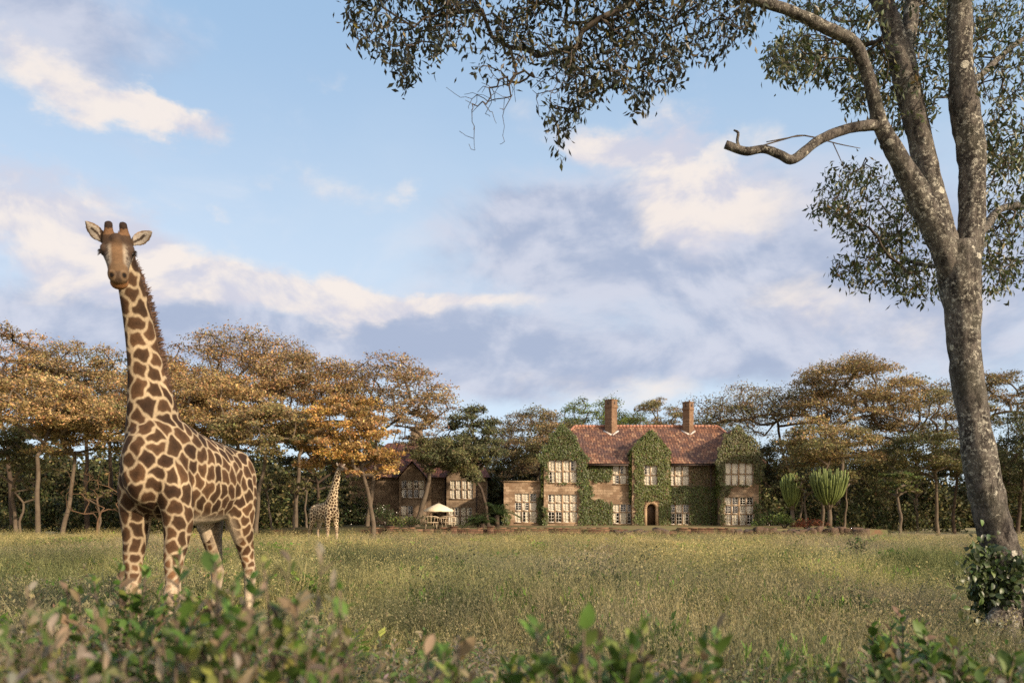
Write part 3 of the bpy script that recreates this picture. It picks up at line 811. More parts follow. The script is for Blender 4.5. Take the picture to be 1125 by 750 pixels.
def guest_house():
    Y0, Y1 = 68.0, 69.2; B = TZ - .05
    H = thing('guest_house', 'shaded brown stone house with dull red roof half hidden by trees', 'house', (hx(455, 69), 74.0, TZ))
    r4 = lambda x0, y0, x1, y1, d: (hx(c4(x0, 0)[0], d), hx(c4(x1, 0)[0], d), hz(c4(0, y1)[1], d), hz(c4(0, y0)[1], d))
    W = MB(); ez = hz(523, Y1)
    ru = r4(818, 316, 936, 410, Y0); rd = r4(810, 455, 930, 552, Y0); lu = r4(568, 316, 690, 405, Y0); ld = r4(566, 446, 626, 556, Y0); fl = r4(343, 436, 410, 558, Y1)
    door = r4(724, 486, 760, 560, Y1); mw = r4(700, 320, 770, 405, Y1)
    xa, xb = hx(384, Y1), hx(535, Y1)
    wall_sheet(W, xa, xb, B, ez, Y1, [fl, (door[0], door[1], B, door[3])])
    W.poly([(xa, Y1, B), (xa, 80, B), (xa, 80, ez), (xa, Y1, ez)]); W.poly([(xb, Y1, B), (xb, 80, B), (xb, 80, ez), (xb, Y1, ez)]); W.poly([(xa, 80, B), (xb, 80, B), (xb, 80, ez), (xa, 80, ez)])
    bays = []
    for (p0, p1, ops) in ((438.5, 467.2, [lu, ld]), (490.5, 522.5, [ru, rd])):
        a, b_ = hx(p0, Y0), hx(p1, Y0); k = (a + b_) / 2; zs, zp = hz(524, Y0), hz(508, Y0)
        ops = [(max(o[0], a + .1), min(o[1], b_ - .1), o[2], o[3]) for o in ops]
        wall_sheet(W, a, b_, B, zs, Y0, ops); W.poly([(a, Y0, zs), (b_, Y0, zs), (k, Y0, zp)])
        for x in (a, b_): W.poly([(x, Y0, B), (x, Y1, B), (x, Y1, zs), (x, Y0, zs)])
        bays.append((a, b_, k, zs, zp, ops))
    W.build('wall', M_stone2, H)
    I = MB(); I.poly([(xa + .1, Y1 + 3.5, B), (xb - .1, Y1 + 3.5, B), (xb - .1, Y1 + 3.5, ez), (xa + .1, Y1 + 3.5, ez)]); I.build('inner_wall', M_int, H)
    R = MB(); zr = hz(486, 74); r0, r1 = xa + 2.5, hx(516, 74); ye = Y1 - .45; ze = ez - .1
    R.poly([(xa - .3, ye, ze), (xb + .3, ye, ze), (r1, 74.5, zr), (r0, 74.5, zr)]); R.poly([(xa - .3, 80.2, ze), (xb + .3, 80.2, ze), (r1, 74.5, zr), (r0, 74.5, zr)])
    R.poly([(xb + .3, ye, ze), (xb + .3, 80.2, ze), (r1, 74.5, zr)]); R.poly([(xa - .3, ye, ze), (xa - .3, 80.2, ze), (r0, 74.5, zr)])
    for (a, b_, k, zs, zp, ops) in bays:
        yp = ye + (zp + .15 - ze) * (74.5 - ye) / (zr - ze)
        for e, s in ((a, -1), (b_, 1)): R.poly([(e + s * .3, Y0 - .3, zs - .2), (k, Y0 - .3, zp + .15), (k, yp + .3, zp + .15), (e + s * .3, ye + .2, zs - .2)])
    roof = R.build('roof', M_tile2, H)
    ck = MB()
    for px in (458,): x = hx(px, 74.5); ck.box(x - .5, x + .5, 74, 75, zr - 1, zr + 1.3); ck.box(x - .58, x + .58, 73.92, 75.08, zr + 1.301, zr + 1.5)
    ck.build('chimney', M_stone2, roof)
    for px in (468.7, 489.3, 523.5):
        gu = MB(); gu.tube([(hx(px, Y1), Y1 - .12, ez), (hx(px, Y1), Y1 - .12, B)], .07, 6); gu.build('downpipe', M_gutter, H)
    for i, (bay, k) in enumerate(((0, 0), (0, 1), (1, 0), (1, 1))):
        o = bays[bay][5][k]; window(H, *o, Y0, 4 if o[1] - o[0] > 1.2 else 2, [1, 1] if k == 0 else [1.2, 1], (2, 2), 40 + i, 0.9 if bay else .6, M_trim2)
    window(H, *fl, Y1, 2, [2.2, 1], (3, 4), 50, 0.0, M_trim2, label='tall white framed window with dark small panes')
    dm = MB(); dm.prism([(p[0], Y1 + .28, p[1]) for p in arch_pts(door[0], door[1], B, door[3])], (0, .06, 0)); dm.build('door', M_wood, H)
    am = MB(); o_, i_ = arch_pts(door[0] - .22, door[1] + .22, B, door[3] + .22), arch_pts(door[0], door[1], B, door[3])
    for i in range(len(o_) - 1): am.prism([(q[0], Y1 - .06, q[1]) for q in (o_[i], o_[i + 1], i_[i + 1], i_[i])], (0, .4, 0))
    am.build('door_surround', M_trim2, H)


guest_house()


# far red-walled outbuilding glimpsed through the trees on the right
def outbuilding():
    Y = 95.0; x0, x1 = hx(1012, Y), hx(1072, Y); z1 = hz(556, Y)
    H = thing('outbuilding', 'low pale outbuilding with red fascia glimpsed between trunks at right', 'building', ((x0 + x1) / 2, Y + 3, 0))
    W = MB(); ops = [(x0 + .5 + i * 1.3, x0 + 1.2 + i * 1.3, .9, 1.45) for i in range(4)]
    wall_sheet(W, x0, x1, -.1, z1, Y, ops); W.poly([(x0, Y, 0), (x0, Y + 6, 0), (x0, Y + 6, z1), (x0, Y, z1)]); W.poly([(x1, Y, 0), (x1, Y + 6, 0), (x1, Y + 6, z1), (x1, Y, z1)])
    W.build('wall', mat_noise('outbuilding render', (0.62, 0.55, 0.46), (0.5, 0.42, 0.34), 2), H)
    R = MB(); R.box(x0 - .4, x1 + .4, Y - .5, Y + 6.3, z1 + .001, z1 + .75); R.build('roof', mat_noise('red fascia', (0.38, 0.09, 0.05), (0.28, 0.06, 0.035), 2), H)
    for o in ops:
        f = MB(); f.box(o[0], o[1], Y + .1, Y + .14, o[2], o[3]); f.build('window', M_gutter, H)
outbuilding()


# ------------------------------------------------------------------ terrace wall, rubble, parasol, chairs
M_wallst = mat_blocks('terrace wall stone', ((0.10, 0.05, 0.032), (0.19, 0.105, 0.066), (0.085, 0.05, 0.032)), (0.07, 0.045, 0.03), 0.42, 0.17, 0.025, 2.2, .8, dirt=(0.06, 0.062, 0.028))
def terrace_wall():
    rng = np.random.default_rng(3)
    T = thing('terrace_wall', 'long low red brown stone wall along the front of the house terrace', 'wall', (hx(620, 50), 50, -.35))
    mb = MB(); x = hx(404, 50); xe = hx(800, 50)
    while x < xe:
        w = rng.uniform(.5, 2.2); h = .31 + rng.uniform(-.03, .03)
        if hx(676, 50) < x < hx(735, 50): h *= .62                        # broken down before the door
        mb.box(x, min(x + w, xe), 50 - rng.uniform(0, .006), 50.38, -.5, h); x += w + .002
    mb.build('wall', M_wallst, T)
    cp = MB(); x = hx(404, 50)
    while x < xe:
        w = rng.uniform(.35, .8)
        if not hx(672, 50) < x < hx(738, 50) and rng.random() < .85: cp.box(x, x + w, 49.93, 50.42, .345, .345 + rng.uniform(.02, .07))
        x += w + .02
    cp.build('coping', mat_noise('coping stone', (0.24, 0.12, 0.07), (0.15, 0.09, 0.055), 2.5, .9, .4), T)
    for px in (428.5, 498.5, 539): 
        p = MB(); xx = hx(px, 50); p.box(xx - .22, xx + .22, 49.78, 50.42, -.5, .44); p.box(xx - .28, xx + .28, 49.72, 50.48, .441, .49); p.build('pier', M_wallst, T)
terrace_wall()
M_rock = mat_noise('red rubble stone', (0.115, 0.07, 0.047), (0.06, 0.04, 0.028), 3, .95, .6, 12, c3=(0.15, 0.115, 0.082))
def rock(name, c, s, seed, label, group):
    rng = np.random.default_rng(seed); n = 8; V = []; F = []
    th = np.linspace(0, 2 * math.pi, 9, endpoint=False); rows = np.linspace(-.9, .9, 6)
    for r in rows:
        for t in th: V.append((math.cos(t) * math.cos(r * 1.3), math.sin(t) * math.cos(r * 1.3), math.sin(r * 1.3)))
    V = np.array(V) * (1 + .10 * rng.normal(size=(len(V), 1))); cu = rng.uniform(.38, .62, 3); V = np.clip(V, -cu, cu) * 1.55 + .05 * rng.normal(size=V.shape); ya = rng.uniform(0, 3.1); tl = rng.normal(0, .22)
    V = V * np.array(s); V[:, 2] += tl * V[:, 0]; V[:, :2] = V[:, :2] @ np.array([(math.cos(ya) , math.sin(ya)), (-math.sin(ya), math.cos(ya))]); V = V + np.array(c) + (0, 0, s[2] * .6)
    for i in range(5):
        for j in range(9): F.append((i * 9 + j, i * 9 + (j + 1) % 9, (i + 1) * 9 + (j + 1) % 9, (i + 1) * 9 + j))
    F4 = np.array(F); o = obj(name, V, [F4, np.array([list(range(9))[::-1], [45 + j for j in range(9)]])], M_rock)
    tag(o, label, 'rock', group); return o
rng = np.random.default_rng(12)
for i, px in enumerate((682, 690, 699, 706, 713, 722, 730)):
    rock('rubble_stone', (hx(px, 49.4) + rng.uniform(-.1, .1), 49.4 + rng.uniform(-.2, .3), -.35), (rng.uniform(.3, .5), .35, rng.uniform(.32, .5)), 100 + i, 'red brown rubble stone fallen before the broken wall near the arched door', 'rubble before the broken terrace wall')
px = 800
for i in range(44):
    px = 798 + 148 * ((i % 22) + rng.uniform(.1, .9)) / 22
    rock('edging_stone', (hx(px, 50.1), 50.1 + rng.uniform(-.15, .15) + (.12 if i > 21 else 0), -.35 if i < 22 else .0 + rng.uniform(-.08, .06)), (rng.uniform(.26, .55), .34, rng.uniform(.16, .26)), 130 + i, 'rough reddish stone in the rubble edging right of the terrace wall', 'rough stones edging the terrace')
rock('boulder', (hx(946, 49.8), 49.8, -.35), (.55, .5, .55), 161, 'rounded reddish boulder at right end of the stone edging', None)

M_canvas = mat_noise('cream canvas', (0.70, 0.58, 0.40), (0.62, 0.50, 0.33), 2, .85)
M_cane = mat_noise('pale bent wood', (0.50, 0.40, 0.27), (0.38, 0.29, 0.19), 5, .6)
def parasol():
    d = 54.0; cx = hx(482, d); U = thing('parasol', 'cream garden parasol standing open on the terrace before shaded house', 'parasol', (cx, d, TZ))
    zt, zr, R = hz(552.3, d), hz(560, d), hx(498.5, d) - hx(482, d)
    V = [(cx, d, zt)]; n = 8; F = []
    for k, (rr, zz) in enumerate(((.5, .46), (1, 1))):
        for i in range(n * 2):
            t = 2 * math.pi * i / (n * 2) + .2; s = 1.0 if i % 2 == 0 else .955; dz = 0 if i % 2 == 0 else -.02
            V.append((cx + R * rr * s * math.cos(t), d + R * rr * s * math.sin(t), zt + (zr - zt) * zz + dz))
    m = 2 * n
    for i in range(m): V.append((V[1 + m + i][0], V[1 + m + i][1], V[1 + m + i][2] - .09))
    for i in range(m):
        j = (i + 1) % m; F += [(0, 1 + i, 1 + j), (1 + i, 1 + m + i, 1 + m + j, 1 + j), (1 + m + i, 1 + 2 * m + i, 1 + 2 * m + j, 1 + m + j)]
    mb = MB(); mb.add(V, F); mb.build('canopy', M_canvas, U)
    p = MB(); p.tube([(cx, d, TZ), (cx, d, zt - .05)], .03, 8); p.build('pole', M_wood, U)
    p = MB(); p.tube([(cx, d, zt - .03), (cx, d, zt + .06), (cx, d, zt + .12)], [.03, .045, .01], 8); p.build('finial', M_wood, U)
    p = MB(); p.tube([(cx, d, TZ + .001), (cx, d, TZ + .1)], [.28, .24], 14); p.build('base', M_gutter, U)
    for i in range(n):
        t = 2 * math.pi * i / n + .2; r = MB(); r.tube([(cx, d, zt - .12), (cx + R * .96 * math.cos(t), d + R * .96 * math.sin(t), zr - .03)], .012, 5); r.build('rib', M_cane, U)
parasol()
def bent_chair(px, label, rot):
    d = 53.3; cx = hx(px, d); c, s = math.cos(rot), math.sin(rot)
    T = thing('garden_chair', label, 'chair', (cx, d, TZ), 'pale garden chairs under the parasol')
    w = lambda x, y, z: (cx + c * x - s * y, d + s * x + c * y, TZ + z)
    r = .42; a = np.linspace(math.pi * 1.02, math.pi * 1.98, 15)
    mb = MB(); mb.tube([w(r * 1.35 * math.cos(t), r * math.sin(t), .74 + .1 * math.sin(-t) ** 2) for t in a], .028, 6); mb.build('backrest', M_cane, T)
    for t in a[1:-1:2]:
        mb = MB(); mb.tube([w(r * 1.28 * math.cos(t), r * .95 * math.sin(t), .44), w(r * 1.35 * math.cos(t), r * math.sin(t), .74 + .1 * math.sin(-t) ** 2)], .014, 5); mb.build('spindle', M_cane, T)
    mb = MB(); mb.tube([w(0, 0, .40), w(0, 0, .445)], [.5, .52], 16); mb.build('seat', M_cane, T)
    for x, y in ((.38, .3), (-.38, .3), (.38, -.3), (-.38, -.3)):
        mb = MB(); mb.tube([w(x * .8, y * .8, .41), w(x, y, 0)], [.026, .018], 6); mb.build('leg', M_cane, T)
bent_chair(473.5, 'pale round backed garden chair, the one beside the tree trunk', .15)
bent_chair(492.5, 'pale round backed garden chair, the one farther from the tree trunk', -.2)
d = 54.2; tb = thing('garden_table', 'small round pale table under the cream parasol', 'table', (hx(483, d) , d, TZ))
mb = MB(); mb.tube([(hx(483, d), d, TZ + .70), (hx(483, d), d, TZ + .74)], [.55, .55], 20); mb.build('tabletop', M_cane, tb)
for t in (0.4, 1.97, 3.54, 5.11):
    mb = MB(); mb.tube([(hx(483, d) + .4 * math.cos(t), d + .4 * math.sin(t), TZ + .70), (hx(483, d) + .45 * math.cos(t), d + .45 * math.sin(t), TZ)], .025, 6); mb.build('leg', M_cane, tb)
# ------------------------------------------------------------------ trees
class Skel:
    """branch skeleton: nodes with parents, radius from the number of tips carried"""
    def __init__(self): self.p = np.zeros((60000, 3)); self.par = np.zeros(60000, int); self.tip = np.zeros(60000); self.n = 0; self.rmin = np.zeros(60000)
    def add(self, pos, par, r=0.0):
        i = self.n; self.p[i] = pos; self.par[i] = par; self.rmin[i] = r; self.n += 1; return i
    def line(self, pts, rad, par=-1):
        rad = np.broadcast_to(rad, (len(pts),))
        for q, r in zip(pts, rad): par = self.add(q, par, r)
        return par
    def attach(self, targets, rng, seg=0.4, down=1.2, lo=0, wig=0.08, sag=0.0, key=None, jit=0.03):
        T = np.asarray(targets, float)
        ref = self.p[lo:self.n].mean(0) if key is None else key
        for t in T[np.argsort(((T - ref) ** 2).sum(1))]:
            q = self.p[lo:self.n]; d = t - q
            L = np.sqrt((d ** 2).sum(1)); cost = L + down * np.maximum(0, -d[:, 2])
            k = int(np.argmin(cost)) + lo; a = self.p[k].copy(); L = L[k - lo]
            m = max(1, int(L / seg)); par = k
            side = rng.normal(size=3) * L * wig
            for j in range(1, m + 1):
                s = j / m
                pt = a + (t - a) * s + side * math.sin(math.pi * s) + np.array([0, 0, -sag * L * math.sin(math.pi * s)]) + rng.normal(0, jit * seg, 3) * (j < m)
                par = self.add(pt, par)
            self.tip[par] += 1
    def radii(self, r0, pw=0.45, cap=9.0):
        cnt = self.tip[:self.n].copy()
        for i in range(self.n - 1, 0, -1):
            if self.par[i] >= 0: cnt[self.par[i]] += cnt[i]
        r = r0 * np.maximum(cnt, 1) ** pw
        fixed = self.rmin[:self.n] > 0
        r = np.where(fixed, self.rmin[:self.n], np.minimum(r, cap))
        self.r = r; return r
    def mesh(self, sides=5, start=0):
        i = np.arange(max(start, 0), self.n); i = i[self.par[i] >= 0]; pa = self.par[i]
        A, B = self.p[pa], self.p[i]; ra = np.minimum(self.r[pa], self.r[i] * 1.35); rb = self.r[i]
        t = unit(B - A); B = B + t * rb[:, None] * .25
        ref = np.where(np.abs(t[:, 2:3]) > .9, np.array([[1.0, 0, 0]]), np.array([[0, 0, 1.0]]))
        u = unit(np.cross(t, ref)); w = np.cross(t, u)
        th = np.linspace(0, 2 * math.pi, sides, endpoint=False)
        ring = np.cos(th)[None, :, None] * u[:, None] + np.sin(th)[None, :, None] * w[:, None]
        V = np.concatenate([A[:, None] + ring * ra[:, None, None], B[:, None] + ring * rb[:, None, None]], 1).reshape(-1, 3)
        f = np.array([(j, (j + 1) % sides, sides + (j + 1) % sides, sides + j) for j in range(sides)])
        F = (np.arange(len(i))[:, None, None] * 2 * sides + f[None]).reshape(-1, 4)
        return V, F.astype(np.int32)


M_bark_pale = mat_noise('pale acacia bark', (0.135, 0.105, 0.072), (0.085, 0.062, 0.042), 2.0, .9, .5, 12)
M_bark_dark = mat_noise('dark bark', (0.085, 0.06, 0.042), (0.05, 0.036, 0.026), 2.5, .95, .5, 12)
M_foliage = mat_leaf('tree foliage', 1.05, 0.30, 0.6, 0.2)
ORANGE, GOLD, BROWN = (0.335, 0.210, 0.088), (0.325, 0.232, 0.105), (0.235, 0.170, 0.090)
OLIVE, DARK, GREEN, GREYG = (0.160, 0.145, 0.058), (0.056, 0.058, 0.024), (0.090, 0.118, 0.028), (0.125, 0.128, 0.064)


def pad_leaves(rng, centers, pr, thick, n_per, size, cup=0.12):
    C = []; ID = []
    for k, (c, r) in enumerate(zip(centers, pr)):
        n = int(n_per * (r / pr.mean()) ** 2)
        a = rng.uniform(0, 2 * math.pi, n); q = np.sqrt(rng.random(n))
        lob = 1 + .22 * np.sin(3 * a + k) + .16 * np.sin(5 * a + 2.1 * k)
        x, y = r * q * lob * np.cos(a), r * q * lob * np.sin(a)
        z = rng.normal(0, thick * r * .5, n) * np.sqrt(np.maximum(.1, 1 - q ** 2)) - cup * r * q ** 2
        C.append(c + np.stack([x, y, z], 1)); ID.append(np.full(n, k))
    C = np.vstack(C); ID = np.concatenate(ID); n = len(C)
    nr = unit(rng.normal(0, .75, (n, 3)) + (0, 0, .9))
    ax = np.cross(nr, rand_unit(rng, n))
    return C, ID, leaf_quads(C, ax, nr, size * rng.uniform(.4, 1.55, n), size * .62 * rng.uniform(.5, 1.4, n))


def tree(label, base_px, d, top_py, crown_px, R_px, colour, seed, kind='acacia', pads=44, leaves=300, depth=0.42, fork=0.42, bark=None,
         size=0.165, name='acacia_tree', group='trees around the house and field', z0=-0.35, trunk_r=None, hue2=None, lean=0.0, pad_r=1.0):
    rng = np.random.default_rng(seed)
    bx, cx = hx(base_px, d), hx(crown_px, d); top = hz(top_py, d); R = R_px * d / FPX; H = top - z0
    T = thing(name, label, 'tree', (bx, d, z0), group)
    S = Skel(); tr = trunk_r or (0.075 + 0.009 * H)
    zf = z0 + H * fork; k = 8
    pts = [np.array([bx + (cx - bx) * .45 * (s / k) ** 1.4 + (.06 * math.sin(seed + s * .6) + .03 * math.sin(seed * 3 + s * 1.7)) * (s > 0), d + .08 * math.sin(seed * 2 + s), z0 - .15 + (zf - z0 + .15) * s / k]) for s in range(k + 1)]
    S.line(pts, [tr * (1.35 if s == 0 else 1.08 - .38 * s / k) for s in range(k + 1)])
    n = int(pads * 1.75); cen = []
    for _ in range(n * 14):
        if len(cen) >= n: break
        a = rng.uniform(0, 2 * math.pi); u = math.sqrt(rng.random())
        if kind == 'acacia':
            z = top - .25 - H * depth * (.42 * u ** 2 + .85 * rng.random() ** 1.35 * (1 - .25 * u)); sep = R * .165
            c = np.array([cx + R * u * math.cos(a), d + R * .9 * u * math.sin(a), z]); s = np.array([1, 1, 2.2])
        else:
            v = rand_unit(rng, 1)[0] * rng.random() ** .33; hh = H * depth
            c = np.array([cx + R * v[0], d + R * .9 * v[1], top - hh / 2 + hh / 2 * v[2] - .3]); sep = R * .16; s = np.array([1, 1, 1])
        if all(np.linalg.norm((c - o) * s) > sep for o in cen): cen.append(c)
    cen = np.array(cen); pr = R * (.225 if kind == 'acacia' else .25) * rng.uniform(.6, 1.35, len(cen)) * pad_r
    S.attach(cen - (0, 0, .1), rng, .45, 1.6, lo=6, wig=.055, sag=-.05)
    sub = []
    for c, r in zip(cen, pr):
        for _ in range(4): a = rng.uniform(0, 6.28); sub.append(c + np.array([math.cos(a), math.sin(a), 0]) * r * rng.uniform(.5, .9))
    S.attach(np.array(sub), rng, .5, 1.0, lo=9, wig=.07)
    S.radii(0.0115 + .0005 * H, .43, tr * .60)
    top_r = S.r[[i for i in range(k + 1, S.n) if 0 <= S.par[i] <= k]].max() * 1.1
    S.r[:k + 1] = np.maximum(np.linspace(1, 0, k + 1) ** 1.3 * (tr - top_r) + top_r, S.r[:k + 1] * 0); S.r[0] *= 1.3
    V, F = S.mesh(7)
    obj('trunk', V, F, bark or M_bark_pale, T, smooth=True)
    C, ID, (V, F) = pad_leaves(rng, cen, pr, .46 if kind == 'acacia' else .70, leaves * .82, size)
    col = np.tile(np.array(colour), (len(C), 1))
    if hue2 is not None:
        w = rng.random(len(cen))[ID][:, None] ** 1.3; col = col * (1 - w) + np.array(hue2) * w
    col = col * np.exp(rng.normal(0, .20, len(cen)))[ID][:, None]
    obj('crown', V, F, M_foliage, T, vcol(col, rng, len(C), 4, .30, .10))
    return T


# left wood, front to back
tree('orange crowned acacia with pale forked trunk, leftmost in front of the wood', 41, 47, 408, 44, 78, ORANGE, 1, hue2=GOLD, pads=46, fork=.5, depth=.34)
tree('brown topped tall acacia at the far left edge of the wood', 14, 62, 352, 2, 62, BROWN, 2, hue2=ORANGE, pads=48, bark=M_bark_dark)
tree('brown acacia rising just left of the large giraffe neck', 96, 63, 371, 92, 66, BROWN, 3, hue2=GOLD, pads=46, bark=M_bark_dark)
tree('dark green tree behind the large giraffe neck', 122, 68, 384, 118, 52, DARK, 4, hue2=OLIVE, pads=40, bark=M_bark_dark)
tree('golden acacia with slim leaning trunk behind the giraffe chest', 70, 50, 430, 100, 62, GOLD, 5, hue2=OLIVE, pads=40, fork=.55, depth=.4)
tree('orange acacia just right of the large giraffe neck', 186, 55, 392, 196, 74, ORANGE, 6, hue2=GOLD, pads=46, depth=.4)
tree('tallest broad brown acacia above the large giraffe rump', 262, 64, 356, 262, 84, BROWN, 7, hue2=ORANGE, pads=60, depth=.38, bark=M_bark_dark)
tree('golden flat crowned acacia above the large giraffe back', 250, 52, 408, 246, 66, GOLD, 8, hue2=ORANGE, pads=44, depth=.36)
tree('acacia with pale leaning trunk just right of the large giraffe', 281, 47, 440, 300, 58, GOLD, 9, hue2=OLIVE, pads=36, depth=.33, fork=.55)
tree('orange brown acacia between the two giraffes', 325, 58, 378, 332, 66, ORANGE, 10, hue2=BROWN, pads=50, depth=.42)
tree('tall brown acacia with open crown left of the grey green tree', 404, 62, 387, 424, 70, BROWN, 11, hue2=ORANGE, pads=50, depth=.40, leaves=240)
tree('bright orange acacia hanging over the small giraffe', 411, 46, 428, 382, 54, ORANGE, 12, hue2=(0.37, 0.225, 0.065), pads=40, depth=.55, fork=.5, leaves=330)
tree('thin brown half bare tree above the guest house roof', 470, 70, 440, 462, 30, BROWN, 13, pads=22, leaves=110, depth=.4, bark=M_bark_dark)
tree('olive tree in deep shade behind the large giraffe belly', 205, 62, 440, 210, 62, OLIVE, 14, hue2=DARK, pads=40, depth=.5, bark=M_bark_dark)
tree('olive undergrowth tree below the leftmost orange acacia', 18, 54, 450, 8, 50, OLIVE, 15, hue2=DARK, pads=36, depth=.5)
tree('dark tree beside the guest house left wall', 350, 64, 455, 346, 44, DARK, 16, hue2=OLIVE, pads=36, depth=.6, bark=M_bark_dark)
# around the houses
tree('rounded grey green tree with dense crown right of the guest house', 537, 63, 441, 517, 37, GREYG, 17, 'bushy', pads=34, leaves=520, depth=.62, fork=.3, hue2=(0.12, 0.12, 0.062), name='bushy_tree', z0=TZ, size=.17, bark=M_bark_dark)
tree('grey green side tree leaning over the guest house gable', 458, 60, 470, 490, 36, GREYG, 37, 'bushy', pads=26, leaves=420, depth=.42, fork=.45, hue2=OLIVE, name='bushy_tree', z0=TZ, size=.16, trunk_r=.24)
tree('broad flat brown acacia behind the manor left gable', 592, 80, 444, 590, 54, BROWN, 18, hue2=OLIVE, pads=60, leaves=420, depth=.62)
tree('fresh green tree rising behind the left chimney', 652, 86, 428, 656, 38, (0.15, 0.185, 0.045), 19, 'bushy', pads=26, leaves=330, depth=.4, hue2=GREEN, name='bushy_tree')
tree('fresh green tree low between the two chimneys', 700, 88, 450, 704, 48, (0.14, 0.175, 0.045), 20, 'bushy', pads=26, leaves=360, depth=.5, hue2=GREEN, name='bushy_tree')
tree('brown thin acacia between the two chimneys', 724, 92, 433, 722, 36, BROWN, 21, hue2=OLIVE, pads=36, leaves=260, depth=.4)
tree('dark tree directly behind the right chimney', 762, 90, 442, 770, 50, (0.08, 0.085, 0.035), 22, 'bushy', pads=30, leaves=330, depth=.6, hue2=OLIVE, name='bushy_tree')
tree('dark tree squeezed between the guest house and manor', 566, 84, 470, 562, 34, DARK, 23, 'bushy', pads=30, leaves=330, depth=.8, name='bushy_tree')
# right wood
tree('high golden topped layered acacia right of the manor', 918, 68, 386, 936, 66, (0.235, 0.170, 0.075), 24, hue2=GOLD, pads=64, depth=.40, leaves=330)
tree('wide spreading olive acacia leaning over the manor right end', 888, 74, 420, 838, 78, BROWN, 25, hue2=OLIVE, pads=46, depth=.30, leaves=260, bark=M_bark_dark)
tree('olive flat acacia low in front of the layered acacia', 902, 60, 462, 912, 54, GOLD, 26, hue2=OLIVE, pads=40, depth=.34, fork=.55)
tree('brown acacia left of the big lichen covered trunk', 1008, 72, 410, 1004, 56, BROWN, 27, hue2=OLIVE, pads=46, depth=.42, bark=M_bark_dark)
tree('olive acacia with slender straight trunk left of the big trunk', 1031, 58, 470, 1022, 52, OLIVE, 28, hue2=DARK, pads=36, depth=.4, fork=.6)
tree('brown acacia peeping out right of the big trunk', 1092, 74, 403, 1094, 44, BROWN, 29, hue2=OLIVE, pads=40, depth=.4)
tree('dark green tree at the right edge behind the big trunk', 1118, 60, 440, 1130, 60, DARK, 30, 'bushy', pads=44, leaves=420, depth=.7, hue2=GREYG, name='bushy_tree', bark=M_bark_dark)
tree('small pale Y shaped tree before the dark right wood', 988, 50, 508, 990, 22, OLIVE, 31, hue2=GREEN, pads=16, leaves=130, depth=.35, fork=.45, trunk_r=.14)
tree('dark bushy tree at the right end of the manor', 852, 76, 478, 850, 34, DARK, 32, 'bushy', pads=34, leaves=360, depth=.85, hue2=OLIVE, name='bushy_tree', bark=M_bark_dark)
tree('dark olive tree behind the candelabra plants', 930, 74, 480, 944, 52, DARK, 33, 'bushy', pads=40, leaves=400, depth=.8, hue2=OLIVE, name='bushy_tree', bark=M_bark_dark)
tree('slim dark trunked tree beside the outbuilding', 1048, 62, 480, 1054, 34, DARK, 34, hue2=OLIVE, pads=26, leaves=260, depth=.4, bark=M_bark_dark, fork=.6)
tree('orange acacia beyond the left edge of the picture', -70, 58, 380, -80, 80, ORANGE, 35, hue2=BROWN, pads=44)
tree('brown acacia beyond the right edge of the picture', 1215, 64, 400, 1210, 70, BROWN, 36, hue2=OLIVE, pads=44)
# bare understorey stems
UG = 'thin bare understorey trees in the dark wood'
for i, (px, d, top, w) in enumerate(((22, 52, 520, 12), (110, 53, 525, 16), (152, 55, 520, 14), (298, 54, 515, 14), (322, 53, 520, 12), (338, 56, 518, 12), (878, 58, 520, 12), (886, 57, 515, 14), (927, 57, 512, 12), (1008, 66, 520, 14), (1096, 62, 520, 12))):
    tree('thin bare stemmed understorey tree standing in the dark wood edge', px, d, top, px + (-1) ** i * 6, w, OLIVE, 60 + i, pads=8, leaves=40, depth=.3, fork=.55, name='understorey_tree', group=UG, trunk_r=.10)


# ------------------------------------------------------------------ shrubs and wood mass
def leaf_mass(name, cen, rad, rng, n_per, size, colour, mat=None, parent=None, spread=.3, flat=.75):
    """clumps of small leaves over ellipsoid shells"""
    C = []
    for c, r in zip(cen, rad):
        n = int(n_per * (np.mean(r)) ** 2); v = rand_unit(rng, n) * (rng.random((n, 1)) ** .28); v[:, 2] = np.abs(v[:, 2]) * 1.0 - .15
        lob = 1 + .22 * np.sin(v[:, :1] * 6 + c[0]) * np.cos(v[:, 1:2] * 5 + c[1])
        C.append(np.asarray(c) + v * lob * np.asarray(r))
    C = np.vstack(C); n = len(C); nr = unit(rng.normal(0, .8, (n, 3)) + (0, -.2, .6)); ax = np.cross(nr, rand_unit(rng, n))
    V, F = leaf_quads(C, ax, nr, size * rng.uniform(.6, 1.5, n), size * .6 * rng.uniform(.6, 1.4, n))
    cl = np.asarray(colour, float)
    if cl.ndim == 2: cl = cl[rng.integers(0, len(cl), n)]
    return obj(name, V, F, mat or M_foliage, parent, vcol(cl, rng, n, 4, spread, .1))


